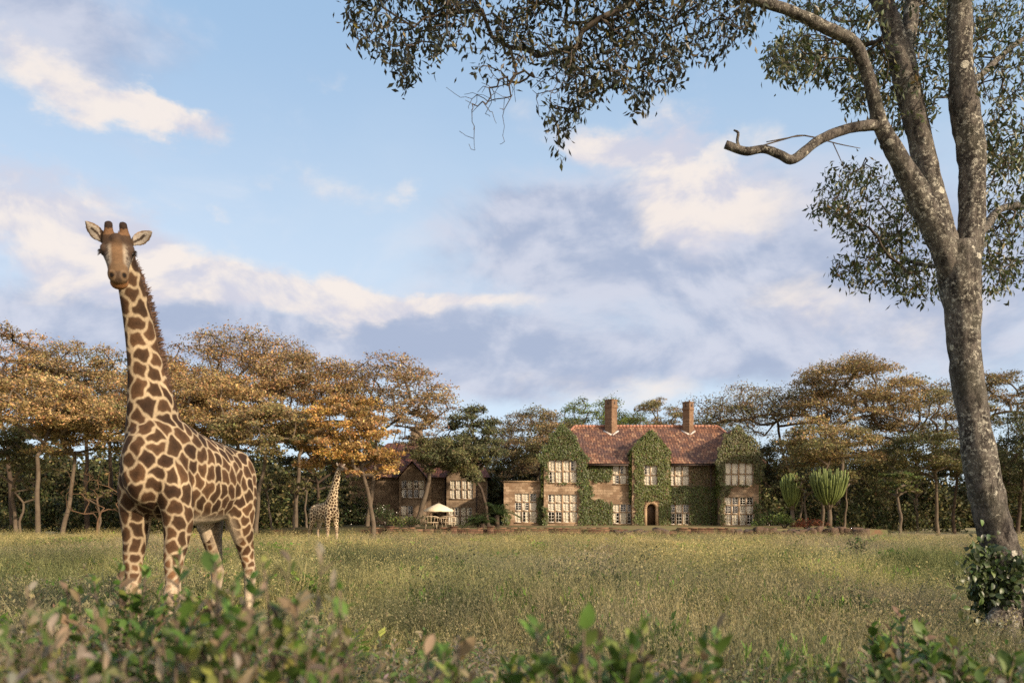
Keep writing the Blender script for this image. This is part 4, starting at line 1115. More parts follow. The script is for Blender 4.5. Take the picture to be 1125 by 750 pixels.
def wood_mass():
    rng = np.random.default_rng(77)
    cen, rad = [], []
    for x in np.arange(-88, 92, 2.1):
        for row, (d, h) in enumerate(((84, 7.0), (89, 9.0), (95, 10.5))):
            s = rng.uniform(.7, 1.25)
            if -4 < x < 24 and d < 93: continue
            if hx(1005, d) < x < hx(1078, d): s *= .5
            cen.append((x + rng.normal(0, .6), d + rng.normal(0, .8), h * s * .10)); rad.append((2.4, 1.8, h * s * .88))
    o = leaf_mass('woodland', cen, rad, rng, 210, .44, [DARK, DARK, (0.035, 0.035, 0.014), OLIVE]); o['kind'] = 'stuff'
    cen, rad = [], []
    for a, b in ((-66, hx(388, 66)), (hx(838, 68), 66)):
        for x in np.arange(a, b, 1.2):
            if rng.random() < .9:
                d = rng.uniform(61, 72); s = rng.uniform(.5, 1.3)
                if hx(1005, d) < x < hx(1078, d): s = .55
                cen.append((x, d, .4 * s - .35)); rad.append((1.7 * s ** .5, 1.2, 3.1 * s))
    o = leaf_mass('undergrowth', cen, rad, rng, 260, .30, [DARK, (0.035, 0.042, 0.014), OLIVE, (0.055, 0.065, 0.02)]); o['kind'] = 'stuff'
wood_mass()


def shrub(label, px, d, h, w, colour, seed, z0=0.0, size=.14, n=170, name='shrub', group=None, flowers=None):
    rng = np.random.default_rng(seed); x = hx(px, d); z0 = z0 if z0 == TZ else z0 + float(ground_z(x, d))
    T = thing(name, label, 'shrub', (x, d, z0), group)
    m = MB()
    for i in range(7):
        a = rng.uniform(0, 6.28); e = np.array([x + w * .4 * math.cos(a), d + w * .35 * math.sin(a), z0 + h * rng.uniform(.55, .85)])
        m.tube([(x, d, z0 - .05), ((x + e[0]) / 2 + rng.normal(0, .05), (d + e[1]) / 2, z0 + h * .35), e], [.03, .02, .008], 5)
    m.build('stem', M_bark_dark, T)
    k = 9; cen = [(x + rng.normal(0, w * .26), d + rng.normal(0, w * .18), z0 + h * rng.uniform(.1, .5)) for _ in range(k)]
    rad = [(w * rng.uniform(.22, .36), w * .28, h * rng.uniform(.32, .5)) for _ in range(k)]
    leaf_mass('foliage', cen, rad, rng, n / max(.06, (w * .3 + h * .2) ** 2) * 1.2, size, colour, parent=T)
    if flowers is not None:
        C = np.array([np.array(cen[i % k]) + rand_unit(rng, 1)[0] * np.array(rad[i % k]) * (1, 1, 1) for i in range(flowers)]); C[:, 2] = np.abs(C[:, 2] - z0) + z0; C[:, 1] -= .12
        fm = []; nr = unit(rng.normal(0, .5, (flowers, 3)) + (0, -1, .4))
        V, F = leaf_quads(C, np.cross(nr, rand_unit(rng, flowers)), nr, .075, .07); obj('blossom', V, F, M_white, T)
    return T
shrub('dark shrub dotted with white flowers before the guest house', 424, 57, 1.9, 3.0, [DARK, (0.04, 0.06, 0.02)], 1, TZ, flowers=22, name='flowering_shrub')
shrub('dark shrub with white flowers at right corner of the manor', 846, 62.5, 1.7, 2.2, [DARK, (0.045, 0.065, 0.02)], 2, TZ, flowers=12, name='flowering_shrub')
shrub('bright green rounded shrub right of the manor', 862, 55, 1.35, 2.3, [(0.095, 0.125, 0.026), GREEN], 3, TZ)
shrub('rust red low shrub beside the bright green rounded shrub', 886, 54, .85, 2.0, [(0.20, 0.06, 0.028), (0.15, 0.06, 0.025)], 4, TZ, size=.11)
shrub('low yellow green shrub on the terrace edge right of the red shrub', 912, 53, .55, 3.6, [(0.11, 0.12, 0.03), OLIVE], 5, .15)
shrub('bright green low bush at the field edge under the leftmost acacia', 86, 37, .62, 2.8, [(0.12, 0.16, 0.03), (0.09, 0.12, 0.025)], 6, 0, size=.10)
shrub('green low bush at the left edge of the field border', 38, 41, .55, 2.2, [(0.085, 0.11, 0.028), OLIVE], 7, 0, size=.10)
shrub('round dark shrub below the parasol by the tree foot', 452, 56, 1.3, 2.6, [OLIVE, GREEN], 8, TZ)
shrub('low clipped dark shrub before the guest house right bay', 524, 60, 1.2, 2.4, [DARK, GREEN], 9, TZ)
shrub('low olive shrub on the terrace wall left end', 412, 51.5, .7, 2.4, [OLIVE, DARK], 10, 0)
shrub('green trailing shrub on the terrace wall below the parasol', 486, 49.6, .55, 3.4, [DARK, (0.06, 0.075, 0.022)], 11, 0, size=.10)
shrub('green trailing shrub on the wall right of the parasol', 520, 49.6, .5, 2.4, [DARK, (0.06, 0.075, 0.022)], 12, 0, size=.10)
shrub('olive creeper shrub over the wall below the low wing', 566, 49.7, .55, 2.6, [OLIVE, (0.07, 0.08, 0.025)], 13, 0, size=.10)
shrub('dark low brush in the middle of the field', 536, 19.5, .62, 2.6, [(0.055, 0.06, 0.03), (0.09, 0.08, 0.06)], 14, 0, size=.045, n=420)
shrub('dark green sprig with broad leaves at the right of the field', 941, 27, .95, .8, [(0.05, 0.085, 0.02), DARK], 15, 0, size=.11, n=60)
shrub('loose green bush left of the big trunk base in the field', 1040, 22, .62, 1.8, [(0.055, 0.085, 0.022), OLIVE], 16, 0, size=.09)
shrub('small dark green weed bush near the big trunk foot', 1052, 15.5, .55, .55, [(0.035, 0.055, 0.018), DARK], 17, 0, size=.07, n=90)
shrub('low green weed bush in the field centre right', 908, 30, .55, 2.4, [(0.07, 0.095, 0.025), OLIVE], 18, 0, size=.09)
for i, (px, w, h, c) in enumerate(((440, 2.6, .8, DARK), (552, 2.2, .7, OLIVE), (590, 3.0, .62, (0.08, 0.085, 0.03)), (632, 2.6, .7, DARK), (664, 2.4, .6, OLIVE), (748, 3.0, .66, (0.09, 0.085, 0.032)), (776, 2.0, .55, DARK))):
    shrub('low ragged greenery growing over the terrace wall in front of the houses', px, 49.5, h, w, [c, OLIVE], 70 + i, 0, size=.10, n=110, name='wall_shrub', group='low greenery growing over the terrace wall')
shrub('grey green bushy weed left of the dark brush in the field', 440, 24, .6, 1.5, [(0.10, 0.13, 0.05), (0.16, 0.15, 0.09)], 81, 0, size=.06, n=200)
shrub('pale green weed clump right of the dark brush in the field', 690, 17, .5, 1.6, [(0.15, 0.18, 0.07), (0.20, 0.20, 0.11)], 82, 0, size=.05, n=260)
shrub('brown dry weed clump in the field before the arched door', 726, 30, .62, 2.2, [(0.16, 0.11, 0.07), (0.20, 0.16, 0.10)], 83, 0, size=.06, n=260)
shrub('small green weed clump in the field below the candelabra plants', 884, 21, .62, 1.1, [(0.06, 0.095, 0.03), (0.11, 0.14, 0.05)], 84, 0, size=.06, n=160)
shrub('purplish dry weed clump at left of the large giraffe', 52, 13.5, .58, 1.6, [(0.19, 0.16, 0.14), (0.13, 0.12, 0.08)], 85, 0, size=.04, n=340)
shrub('dark green weed clump between the large giraffe and the dark brush', 372, 20, .52, 1.2, [(0.06, 0.09, 0.03), (0.12, 0.13, 0.06)], 86, 0, size=.05, n=220)
shrub('yellow green weed clump in the field right half', 812, 26, .58, 2.6, [(0.20, 0.22, 0.07), (0.14, 0.16, 0.05)], 87, 0, size=.06, n=240)
# bare shrub at the wood edge, warm sunlight put into its bark colour
def bare_shrub():
    rng = np.random.default_rng(8); d = 50; x = hx(106, d); T = thing('bare_shrub', 'leafless brown barked shrub at the wood edge left of the giraffe', 'shrub', (x, d, -.35)); S = Skel()
    S.line([np.array([x, d, -.4]), np.array([x + .05, d, .4])], [.08, .07]); S.attach(np.stack([x + rng.normal(0, 1.0, 90), d + rng.normal(0, .6, 90), rng.uniform(1.2, 4.2, 90)], 1), rng, .4, 1.5, wig=.12); S.radii(.009, .42, .06)
    V, F = S.mesh(5); obj('stem', V, F, mat_noise('sun toned bark', (0.15, 0.09, 0.05), (0.10, 0.06, 0.035), 3, .85), T, smooth=True)
bare_shrub()


def euphorbia(px, d, top_py, w_px, seed, label):
    rng = np.random.default_rng(seed); x = hx(px, d); z0 = TZ; top = hz(top_py, d); H = top - z0; R = w_px / 2 * d / FPX
    T = thing('candelabra_plant', label, 'plant', (x, d, z0), 'candelabra plants right of the manor')
    m = MB(); m.tube([(x, d, z0 - .1), (x + .05, d, z0 + H * .18), (x, d, z0 + H * .34)], [.2, .15, .13], 9); 
    for a in np.linspace(0, 6.28, 7)[:-1]: m.tube([(x, d, z0 + H * .28), (x + R * .3 * math.cos(a), d + R * .3 * math.sin(a), z0 + H * .48)], [.10, .08], 6)
    m.build('trunk', M_bark_pale, T)
    arms = MB(); n = 112
    for i in range(n):
        a = i * 2.39996; q = math.sqrt((i + .5) / n); ex, ey = R * q * math.cos(a), R * q * math.sin(a)
        zt = top - H * .08 * q ** 2 - rng.uniform(0, H * .22); c = .1 + .12 * rng.random()
        pts = [(x + ex * .30, d + ey * .30, z0 + H * (.36 + .16 * rng.random())), (x + ex * .62, d + ey * .62, z0 + H * (.46 + .05 * q)), (x + ex * .84, d + ey * .84, z0 + H * .66), (x + ex, d + ey, zt)]
        pts = catmull(pts, 3)
        V, F = tube_geo(pts, np.linspace(.055, .042, len(pts)), 6); V = V.copy()
        arms.add(V, F, np.array((0.125, 0.155, 0.042)) * rng.uniform(.7, 1.35))
    arms.build('arms', mat_attr('candelabra skin', .6, .3, 12, .2, .3), T, cols=True)
euphorbia(911, 56, 512, 43, 1, 'large vase shaped green candelabra plant right of the manor')
euphorbia(870, 58, 518, 26, 2, 'smaller candelabra plant nearest the manor right end')


def palm(px, d, label, R, seed, h=.5):
    rng = np.random.default_rng(seed); x = hx(px, d); T = thing('cycad', label, 'plant', (x, d, TZ))
    m = MB(); m.tube([(x, d, TZ - .1), (x, d, TZ + h)], [.2, .16], 8); m.build('trunk', M_bark_dark, T)
    for i in range(17):
        a = i * 2.4; e = rng.uniform(.35, 1.3); L = R * rng.uniform(.8, 1.15); t = np.linspace(0, 1, 13)
        r = L * t * math.cos(e) + .0; z = L * t * math.sin(e) - L * .55 * t ** 2.2
        rib = np.stack([x + r * math.cos(a), d + r * math.sin(a), TZ + h + z], 1)
        V = []; F = []; sd = np.array([-math.sin(a), math.cos(a), 0])
        C = np.repeat(rib[1:], 2, 0); s = np.tile([1, -1], 12)[:, None]; ax = unit(sd * s + unit(np.gradient(rib, axis=0))[1:].repeat(2, 0) * .6 + (0, 0, -.25))
        Lf = R * .34 * np.sin(np.linspace(.35, 2.9, 12)).repeat(2)
        V, F = leaf_quads(C + ax * Lf[:, None] / 2, ax, np.tile((0, 0, 1.0), (24, 1)) + .1, Lf, .07)
        tv, tf = tube_geo(rib, np.linspace(.02, .006, 13), 4, False); F = [F, np.array(tf) + len(V)]; V = np.vstack([V, tv])
        obj('frond', V, F, M_foliage, T, vcol((0.05, 0.075, 0.02), rng, 1, len(V), .25))
tree('tall dark shrubby tree filling the gap between guest house and manor', 543, 72, 505, 545, 22, DARK, 40, 'bushy', pads=26, leaves=330, depth=.95, fork=.2, name='bushy_tree', bark=M_bark_dark)
palm(546, 58, 'dark green cycad with arching fronds between the two houses', 2.2, 3, .9)
palm(530, 57, 'low dark cycad beside the guest house right corner', 1.6, 4, .3)
# ------------------------------------------------------------------ the big lichen covered tree on the right
def mat_big_bark():
    m, N, b = new_mat('lichen covered bark')
    co = N.new('ShaderNodeTexCoord').outputs['Object']
    x, y, z = N.sep(co)
    st = N.comb(x, y, N.math('MULTIPLY', z, 0.42))
    w = N.vmath('ADD', st, N.vmath('SCALE', N.noise(st, 5.0, 3, .6, color=True), 0.16))
    ridge = N.noise(w, 11.0, 7, 0.68)
    c = N.mix(N.sstep(ridge, .38, .62), (0.030, 0.025, 0.022), (0.150, 0.130, 0.110))
    c = N.mix(N.math('MULTIPLY', N.sstep(N.noise(co, 2.1, 4, .6), .48, .66), .5), c, (0.085, 0.08, 0.058))
    # crusty lichen: many small pale flecks gathered in drifts, and a few round rosettes
    drift = N.sstep(N.noise(N.vmath('ADD', co, (5, 3, 1)), 1.5, 4, .6), .36, .58)
    fleck = N.sstep(N.noise(co, 22.0, 7, .78), .50, .58)
    c = N.mix(N.math('MULTIPLY', N.math('MULTIPLY', drift, fleck), .85), c, (0.47, 0.44, 0.36))
    vo = N.new('ShaderNodeTexVoronoi'); vo.inputs['Scale'].default_value = 5.5; vo.inputs['Randomness'].default_value = 1.0
    N.put(vo.inputs['Vector'], N.vmath('ADD', co, N.vmath('SCALE', N.noise(co, 16.0, 3, .6, color=True), .05)))
    r = N.new('ShaderNodeSeparateColor'); N.l.new(vo.outputs['Color'], r.inputs[0])
    rad = N.math('MULTIPLY_ADD', r.outputs[0], .30, 0.02)
    ros = N.math('MULTIPLY', N.sstep(N.math('SUBTRACT', rad, vo.outputs['Distance']), 0.0, 0.05), N.sstep(r.outputs[1], .70, .74))
    c = N.mix(N.math('MULTIPLY', ros, .85), c, (0.52, 0.49, 0.40))
    N.put(b.inputs['Base Color'], c); b.inputs['Roughness'].default_value = .95; b.inputs['Specular IOR Level'].default_value = .15
    bp = N.new('ShaderNodeBump'); bp.inputs['Strength'].default_value = 1.0; bp.inputs['Distance'].default_value = .05
    N.put(bp.inputs['Height'], N.math('MULTIPLY_ADD', ros, .12, N.math('MULTIPLY_ADD', fleck, .12, ridge))); N.l.new(bp.outputs[0], b.inputs['Normal'])
    return m
M_bigbark = mat_big_bark()
M_bigleaf = mat_leaf('big tree leaves', 1.0, 0.22, 0.40, 0.4)
M_twig = mat_noise('grey twig bark', (0.10, 0.08, 0.06), (0.055, 0.042, 0.032), 6, .9)


def limb(mb, rows, rng, sides=18, sub=5, rough=.06):
    """rows of (px, py, depth, radius in px) -> rough organic limb"""
    K = np.array([np.append(P(a, b_, d), r * d / FPX) for a, b_, d, r in rows]); K = catmull(K, sub)
    V, F = tube_geo(K[:, :3], K[:, 3], sides, True)
    c = np.repeat(K[:, :3], sides, 0); dlt = V - c
    amp = np.array([1 + .11 * mnoise.noise(Vector(v * 2.2)) + rough * 2 * mnoise.noise(Vector(v * 9.0)) for v in V])
    mb.add(c + dlt * amp[:, None], F)
    return K


def big_tree():
    rng = np.random.default_rng(99)
    T = thing('shade_tree', 'huge lichen covered tree leaning at the right with branches overhead', 'tree', (hx(1124, 9.0), 9.0, 0))
    D = 9.0
    tm = MB()
    limb(tm, [(1128, 716, D, 36), (1120, 690, D, 30), (1109, 645, D, 23.5), (1098, 598, D, 19.6), (1083.5, 542, D, 17.8), (1071.5, 473, D, 16.2), (1062, 404, D, 16), (1057, 335, D, 19), (1053, 295, D, 22.5), (1052, 268, D, 19)], rng, 28, 7)
    for (ax, ay, bx, by, r) in ((1108, 660, 1072, 716, 12), (1112, 668, 1105, 724, 14), (1118, 662, 1160, 716, 12)):     # root flares
        r *= .8; limb(tm, [(ax, ay, D - .1, r * 1.2), ((ax + bx) / 2, (ay + by) / 2, D - .3, r), (bx, by, D - .4, r * .7)], rng, 10, 4)
    tm.build('trunk', M_bigbark, T, smooth=True)
    limbs = {}
    def L(key, rows, sides=16, sub=6):
        m = MB(); limbs[key] = limb(m, rows, rng, sides, sub); m.build('limb', M_bigbark, T, smooth=True)
    L('A', [(1060, 300, D, 14.5), (1067, 255, D, 13.8), (1068, 205, D, 13), (1067, 165, D, 14.5), (1061, 128, D - .05, 15.5), (1056, 80, D - .1, 13), (1054, 0, D - .2, 12.2), (1050, -110, D - .3, 11), (1062, -220, D - .3, 8)])
    L('B', [(1046, 300, D, 14), (1033, 243, D, 13), (1018, 185, D + .1, 12.2), (1004, 123, D + .15, 12.2), (991, 66, D + .2, 13.5), (976, 20, D + .25, 11), (958, -25, D + .3, 10.5), (925, -110, D + .3, 8), (890, -190, D + .2, 5)])
    L('B2', [(990, 72, D + .2, 11), (999, 34, D + .3, 8.5), (1003, -10, D + .5, 7.5), (1010, -110, D + .9, 5)], 10)
    L('C', [(1048, 310, D, 13), (1034, 268, D - .1, 14), (1011, 218, D - .2, 13), (990, 180, D - .3, 10.2), (967, 136, D - .4, 8.4), (955, 88, D - .5, 7.2), (938, 48, D - .6, 6.7), (908, 31, D - .7, 6.2), (868, 12, D - .8, 5.8), (828, -1, D - .9, 5.4), (770, -22, D - 1.0, 5.4), (680, -60, D - 1.1, 4.4), (570, -84, D - 1.2, 3.6), (450, -80, D - 1.3, 2.4)], 14)
    L('D', [(966, 137, D - .4, 6.5), (944, 139, D - .45, 5.8), (924, 144, D - .5, 5.4), (898, 155, D - .55, 5.2), (872, 175, D - .6, 5.2), (857, 170, D - .6, 4.6), (840, 164, D - .6, 4.4), (818, 166, D - .6, 4.8), (797, 159, D - .6, 4.6)], 12)
    L('Dn', [(813, 165, D - .6, 2.2), (810, 155, D - .6, 1.7), (811, 146, D - .6, 1.6), (806, 143, D - .6, .9)], 8, 3)
    L('E', [(1063, 262, D, 6), (1082, 250, D + .4, 5), (1096, 232, D + .9, 4.2), (1112, 226, D + 1.3, 4), (1140, 222, D + 1.9, 3), (1190, 180, D + 2.6, 2)], 10)
    L('G', [(1058, 92, D - .1, 5), (1076, 84, D + .3, 3.6), (1100, 62, D + .8, 3.2), (1130, 40, D + 1.2, 2.8), (1200, 10, D + 1.8, 2)], 10)
    L('H', [(1054, 280, D, 5), (1035, 292, D + .8, 3), (1010, 290, D + 1.5, 2.2), (985, 282, D + 2.0, 1.5)], 8)
    m = MB()
    for rows in ([(832, 162, 8.45, .9), (862, 153, 8.45, .9), (884, 149, 8.45, .8), (920, 158, 8.45, .6), (945, 163, 8.5, .4)], [(884, 149, 8.45, .7), (868, 151, 8.4, .6), (842, 156, 8.4, .6)], [(915, 157, 8.45, .6), (921, 170, 8.45, .5), (928, 186, 8.45, .35)]):
        limb(m, rows, rng, 5, 3, 0)
    m.build('dead_twig', M_twig, T)

    # twigs and leaves: targets sprayed below / around the limbs
    S = Skel()
    def seedline(key, a, b_):
        K = limbs[key]; n = len(K); par = -1
        for q in K[int(a * n):max(int(b_ * n), int(a * n) + 2)]: par = S.add(q[:3], par, 0.006)
    env_x = [380, 390, 410, 440, 470, 500, 520, 545, 570, 598, 612, 632, 650, 690, 715, 745, 770, 800, 822, 838]
    env_y = [20, 66, 72, 86, 80, 62, 80, 100, 110, 118, 160, 158, 124, 120, 120, 96, 70, 62, 38, 8]
    leaves, tips = [], []
    def cloud(n, fx, depth, dj, lo=0, seg=.09, keep=None):
        px = fx(int(n * (1.9 if lo == s0 else 1.05))); t = []
        for (a, b_) in px: t.append(P(a, b_, depth + rng.normal(0, dj)))
        t = np.array(t); S.attach(t, rng, seg, .2, lo=lo, wig=.16, sag=.10, jit=.22); tips.append(t)
    # left hanging spray, carried by limb C beyond the frame top
    s0 = S.n; seedline('C', .70, 1.0)
    boughs = [(420, 8), (455, 30), (500, 14), (540, 40), (585, 10), (590, 62), (630, 60), (660, 20), (700, 52), (740, 22), (770, 4), (790, 34), (618, 118), (560, 90), (500, -40), (600, -50), (700, -30), (410, -50), (650, -140), (500, -150), (780, -100)]
    S.attach([P(a, b_, 8.25 + rng.normal(0, .35)) for a, b_ in boughs], rng, .2, .2, lo=s0, wig=.12, sag=.08, jit=.22)
    def f_left(n):
        o = []
        while len(o) < n:
            x = rng.uniform(382, 838); y = rng.uniform(-110, 165); lim = np.interp(x, env_x, env_y) * (.86 + .18 * math.sin(x * .11) * math.sin(x * .037 + 1))
            if y > lim: continue
            g = .5 + .5 * math.sin(x * .052 + 1.7 * math.sin(y * .043)) * math.cos(y * .06 + x * .013)
            if y > -6 and rng.random() > .30 + .75 * g: continue
            if y > 45 and 505 < x < 600 and rng.random() < .55: continue
            o.append((x, y))
        return o
    cloud(880, f_left, 8.3, .42, s0)
    # dead bare twigs hanging under the spray
    s1 = S.n
    dead = [P(a + rng.normal(0, 14), b_ + rng.normal(0, 16), 8.2 + rng.normal(0, .2)) for a, b_ in [(536, 112)] * 34 + [(552, 92)] * 26 + [(608, 92)] * 34 + [(590, 80)] * 24]
    S.attach(dead, rng, .06, .2, lo=s0, wig=.12, sag=.10, jit=.16)
    # sprays round the stems
    def ell(cx, cy, rx, ry, ang=0):
        def f(n):
            o = []
            for _ in range(n):
                a, q = rng.uniform(0, 6.283), math.sqrt(rng.random()); u, v = rx * q * math.cos(a), ry * q * math.sin(a)
                o.append((cx + u * math.cos(ang) - v * math.sin(ang), cy + u * math.sin(ang) + v * math.cos(ang)))
            return o
        return f
    s2 = S.n; seedline('H', .2, 1.0)
    S.attach([P(a, b_, 10.8 + rng.normal(0, .4)) for a, b_ in ((905, 236), (925, 200), (935, 296), (955, 250), (975, 215), (990, 260), (950, 180), (1000, 300), (1020, 330))], rng, .1, .2, lo=s2, wig=.12, sag=.05, jit=.22)
    for args, n in (((960, 222, 62, 44, .3), 150), ((962, 284, 46, 30, -.2), 90), ((1005, 262, 40, 55, 0), 70), ((1012, 305, 34, 26, 0), 46), ((920, 232, 28, 14, 0), 30)): cloud(n, ell(*args), 10.8, .5, s2)
    s3 = S.n; seedline('E', .2, 1.0); seedline('G', .2, 1.0)
    for args, n in (((1108, 205, 40, 50, 0), 90), ((1112, 270, 36, 34, 0), 70), ((1095, 300, 30, 22, 0), 30), ((1105, 150, 36, 34, 0), 60), ((1100, 60, 46, 60, 0), 110), ((1110, 10, 60, 30, 0), 70), ((1170, 120, 60, 150, 0), 120)): cloud(n, ell(*args), 10.2, .5, s3)
    s4 = S.n; seedline('B', .55, 1.0); seedline('B2', .2, 1.0); seedline('A', .5, 1.0)
    for args, n in (((905, 62, 60, 26, .1), 120), ((868, 60, 30, 24, .4), 55), ((960, 75, 40, 40, 0), 80), ((1020, 70, 26, 60, 0), 90), ((930, 8, 70, 20, 0), 90), ((1025, 5, 40, 30, 0), 70), ((985, 130, 26, 26, 0), 24), ((1010, -90, 170, 70, 0), 170), ((900, -120, 120, 60, 0), 100), ((1080, -190, 160, 80, 0), 120), ((955, 105, 30, 16, 0), 30)): cloud(n, ell(*args), 9.8, .6, s4)
    S.radii(.0024, .40, .035)
    V, F = S.mesh(5); obj('twigs', V, F, M_twig, T)
    tp = np.vstack(tips); n = len(tp); k = 9
    base = np.repeat(tp, k, 0) + rng.normal(0, .055, (n * k, 3)); base[:, 2] -= rng.uniform(-.05, .10, n * k)
    sp = np.repeat(rand_unit(rng, n), k, 0) * .5
    ax = unit(rng.normal(0, .55, (n * k, 3)) + sp + (0, 0, -.75)); nr = unit(rng.normal(0, .7, (n * k, 3)) + (0, -.3, .6)); nr = unit(nr - ax * (nr * ax).sum(1)[:, None] * .8)
    Ln = rng.uniform(.058, .112, n * k); V, F = leaf_quads(base + ax * Ln[:, None] / 2, ax, nr, Ln, Ln * rng.uniform(.28, .42, n * k), .18)
    cl = np.where((base[:, 0] > 2.8)[:, None], np.array((0.062, 0.074, 0.026)), np.array((0.030, 0.032, 0.014)))  # left spray's silhouette shade is put into its leaf colour
    cl = np.where(rng.random((n * k, 1)) < .07, np.array((0.13, 0.10, 0.03)), cl)
    obj('crown', V, F, M_bigleaf, T, vcol(cl, rng, n * k, 4, .3))
    # leafy climber wrapped round the foot
    Cn = thing('climber', 'dark leafy climbing vine wrapped round the foot of the big tree', 'vine', (hx(1104, 8.8), 8.8, 0))
    st = MB(); rows = []
    for j in range(9):
        a0 = rng.uniform(0, 6.28); pts = []
        for s in np.linspace(0, 1, 9):
            py = 712 - 104 * s * rng.uniform(.9, 1.0); r = np.interp(py, [600, 645, 690, 716], [19.6, 23.5, 30, 36]) * D / FPX + .03; cxx = np.interp(py, [600, 645, 690, 716], [1098, 1109, 1120, 1128])
            a = a0 + s * 2.4; c = P(cxx, py, D); pts.append(c + np.array([math.cos(a) * r, math.sin(a) * r, 0])); rows.append(pts[-1])
        st.tube(pts, np.linspace(.022, .008, 9), 5)
    st.build('stem', M_twig, Cn)
    rows = np.array(rows); n = 1900; q_ = rng.random(n) ** .75; b_ = rows[(rng.integers(0, 9, n) * 9 + np.minimum(q_ * 9, 8).astype(int))] + rng.normal(0, .065, (n, 3)) + np.array([0, -.05, 0])
    ex = np.array([P(1078 + rng.normal(0, 10), 620 + rng.normal(0, 16), 8.75) for _ in range(150)] + [P(1075 + rng.normal(0, 14), 690 + rng.normal(0, 20), 8.6) for _ in range(40)]); b_ = np.vstack([b_, ex]); n = len(b_)
    ax = unit(rng.normal(0, .5, (n, 3)) + (0, -.35, -.6)); nr = unit(rng.normal(0, .5, (n, 3)) + (0, -.8, .7))
    V, F = leaf_shapes(b_, ax, nr, rng.uniform(.04, .11, n), rng.uniform(.03, .075, n), .25)
    obj('foliage', V, F, M_bigleaf, Cn, vcol((0.046, 0.066, 0.020), rng, n, len(LEAF_T), .40), smooth=True)
big_tree()


# ------------------------------------------------------------------ giraffes
def ring_loft(mb, rows, n=22, sub=4):
    """rows: centre(3) + side vector(3) + up vector(3), smoothed; closed skin"""
    K = catmull(np.array([np.concatenate(r) for r in rows]), sub)
    th = np.linspace(0, 2 * math.pi, n, endpoint=False)
    V = np.vstack([k[:3] + np.outer(np.cos(th), k[3:6]) + np.outer(np.sin(th), k[6:9]) for k in K]); m = len(K); F = []
    for i in range(m - 1):
        for j in range(n): F.append((i * n + j, i * n + (j + 1) % n, (i + 1) * n + (j + 1) % n, (i + 1) * n + j))
    F.append(tuple(range(n - 1, -1, -1))); F.append(tuple((m - 1) * n + j for j in range(n)))
    mb.add(V, F)


def blob_ell(mb, c, ax, n=14):
    """ellipsoid with axis vectors ax (3 rows)"""
    V = []; F = []; m = 9
    for i in range(m):
        p = -math.pi / 2 + math.pi * (i + .5) / m
        for j in range(n):
            t = 2 * math.pi * j / n; q = np.array([math.cos(p) * math.cos(t), math.cos(p) * math.sin(t), math.sin(p)]); V.append(np.asarray(c) + q @ np.asarray(ax))
    for i in range(m - 1):
        for j in range(n): F.append((i * n + j, i * n + (j + 1) % n, (i + 1) * n + (j + 1) % n, (i + 1) * n + j))
    F.append(tuple(range(n - 1, -1, -1))); F.append(tuple((m - 1) * n + j for j in range(n)))
    mb.add(V, F)


M_coat = mat_attr('giraffe coat', .78, .15, 45, .22, .5)
M_eye = mat_noise('dark eye', (0.008, 0.006, 0.005), (0.014, 0.01, 0.008), 8, .3, spec=.4)
M_lash = mat_noise('eyelash hair', (0.012, 0.009, 0.007), (0.02, 0.014, 0.01), 8, .9, spec=.05)
M_mane = mat_noise('mane hair', (0.055, 0.030, 0.018), (0.095, 0.052, 0.030), 14, .8)
M_hoof = mat_noise('hoof horn', (0.07, 0.05, 0.035), (0.12, 0.09, 0.06), 9, .6)


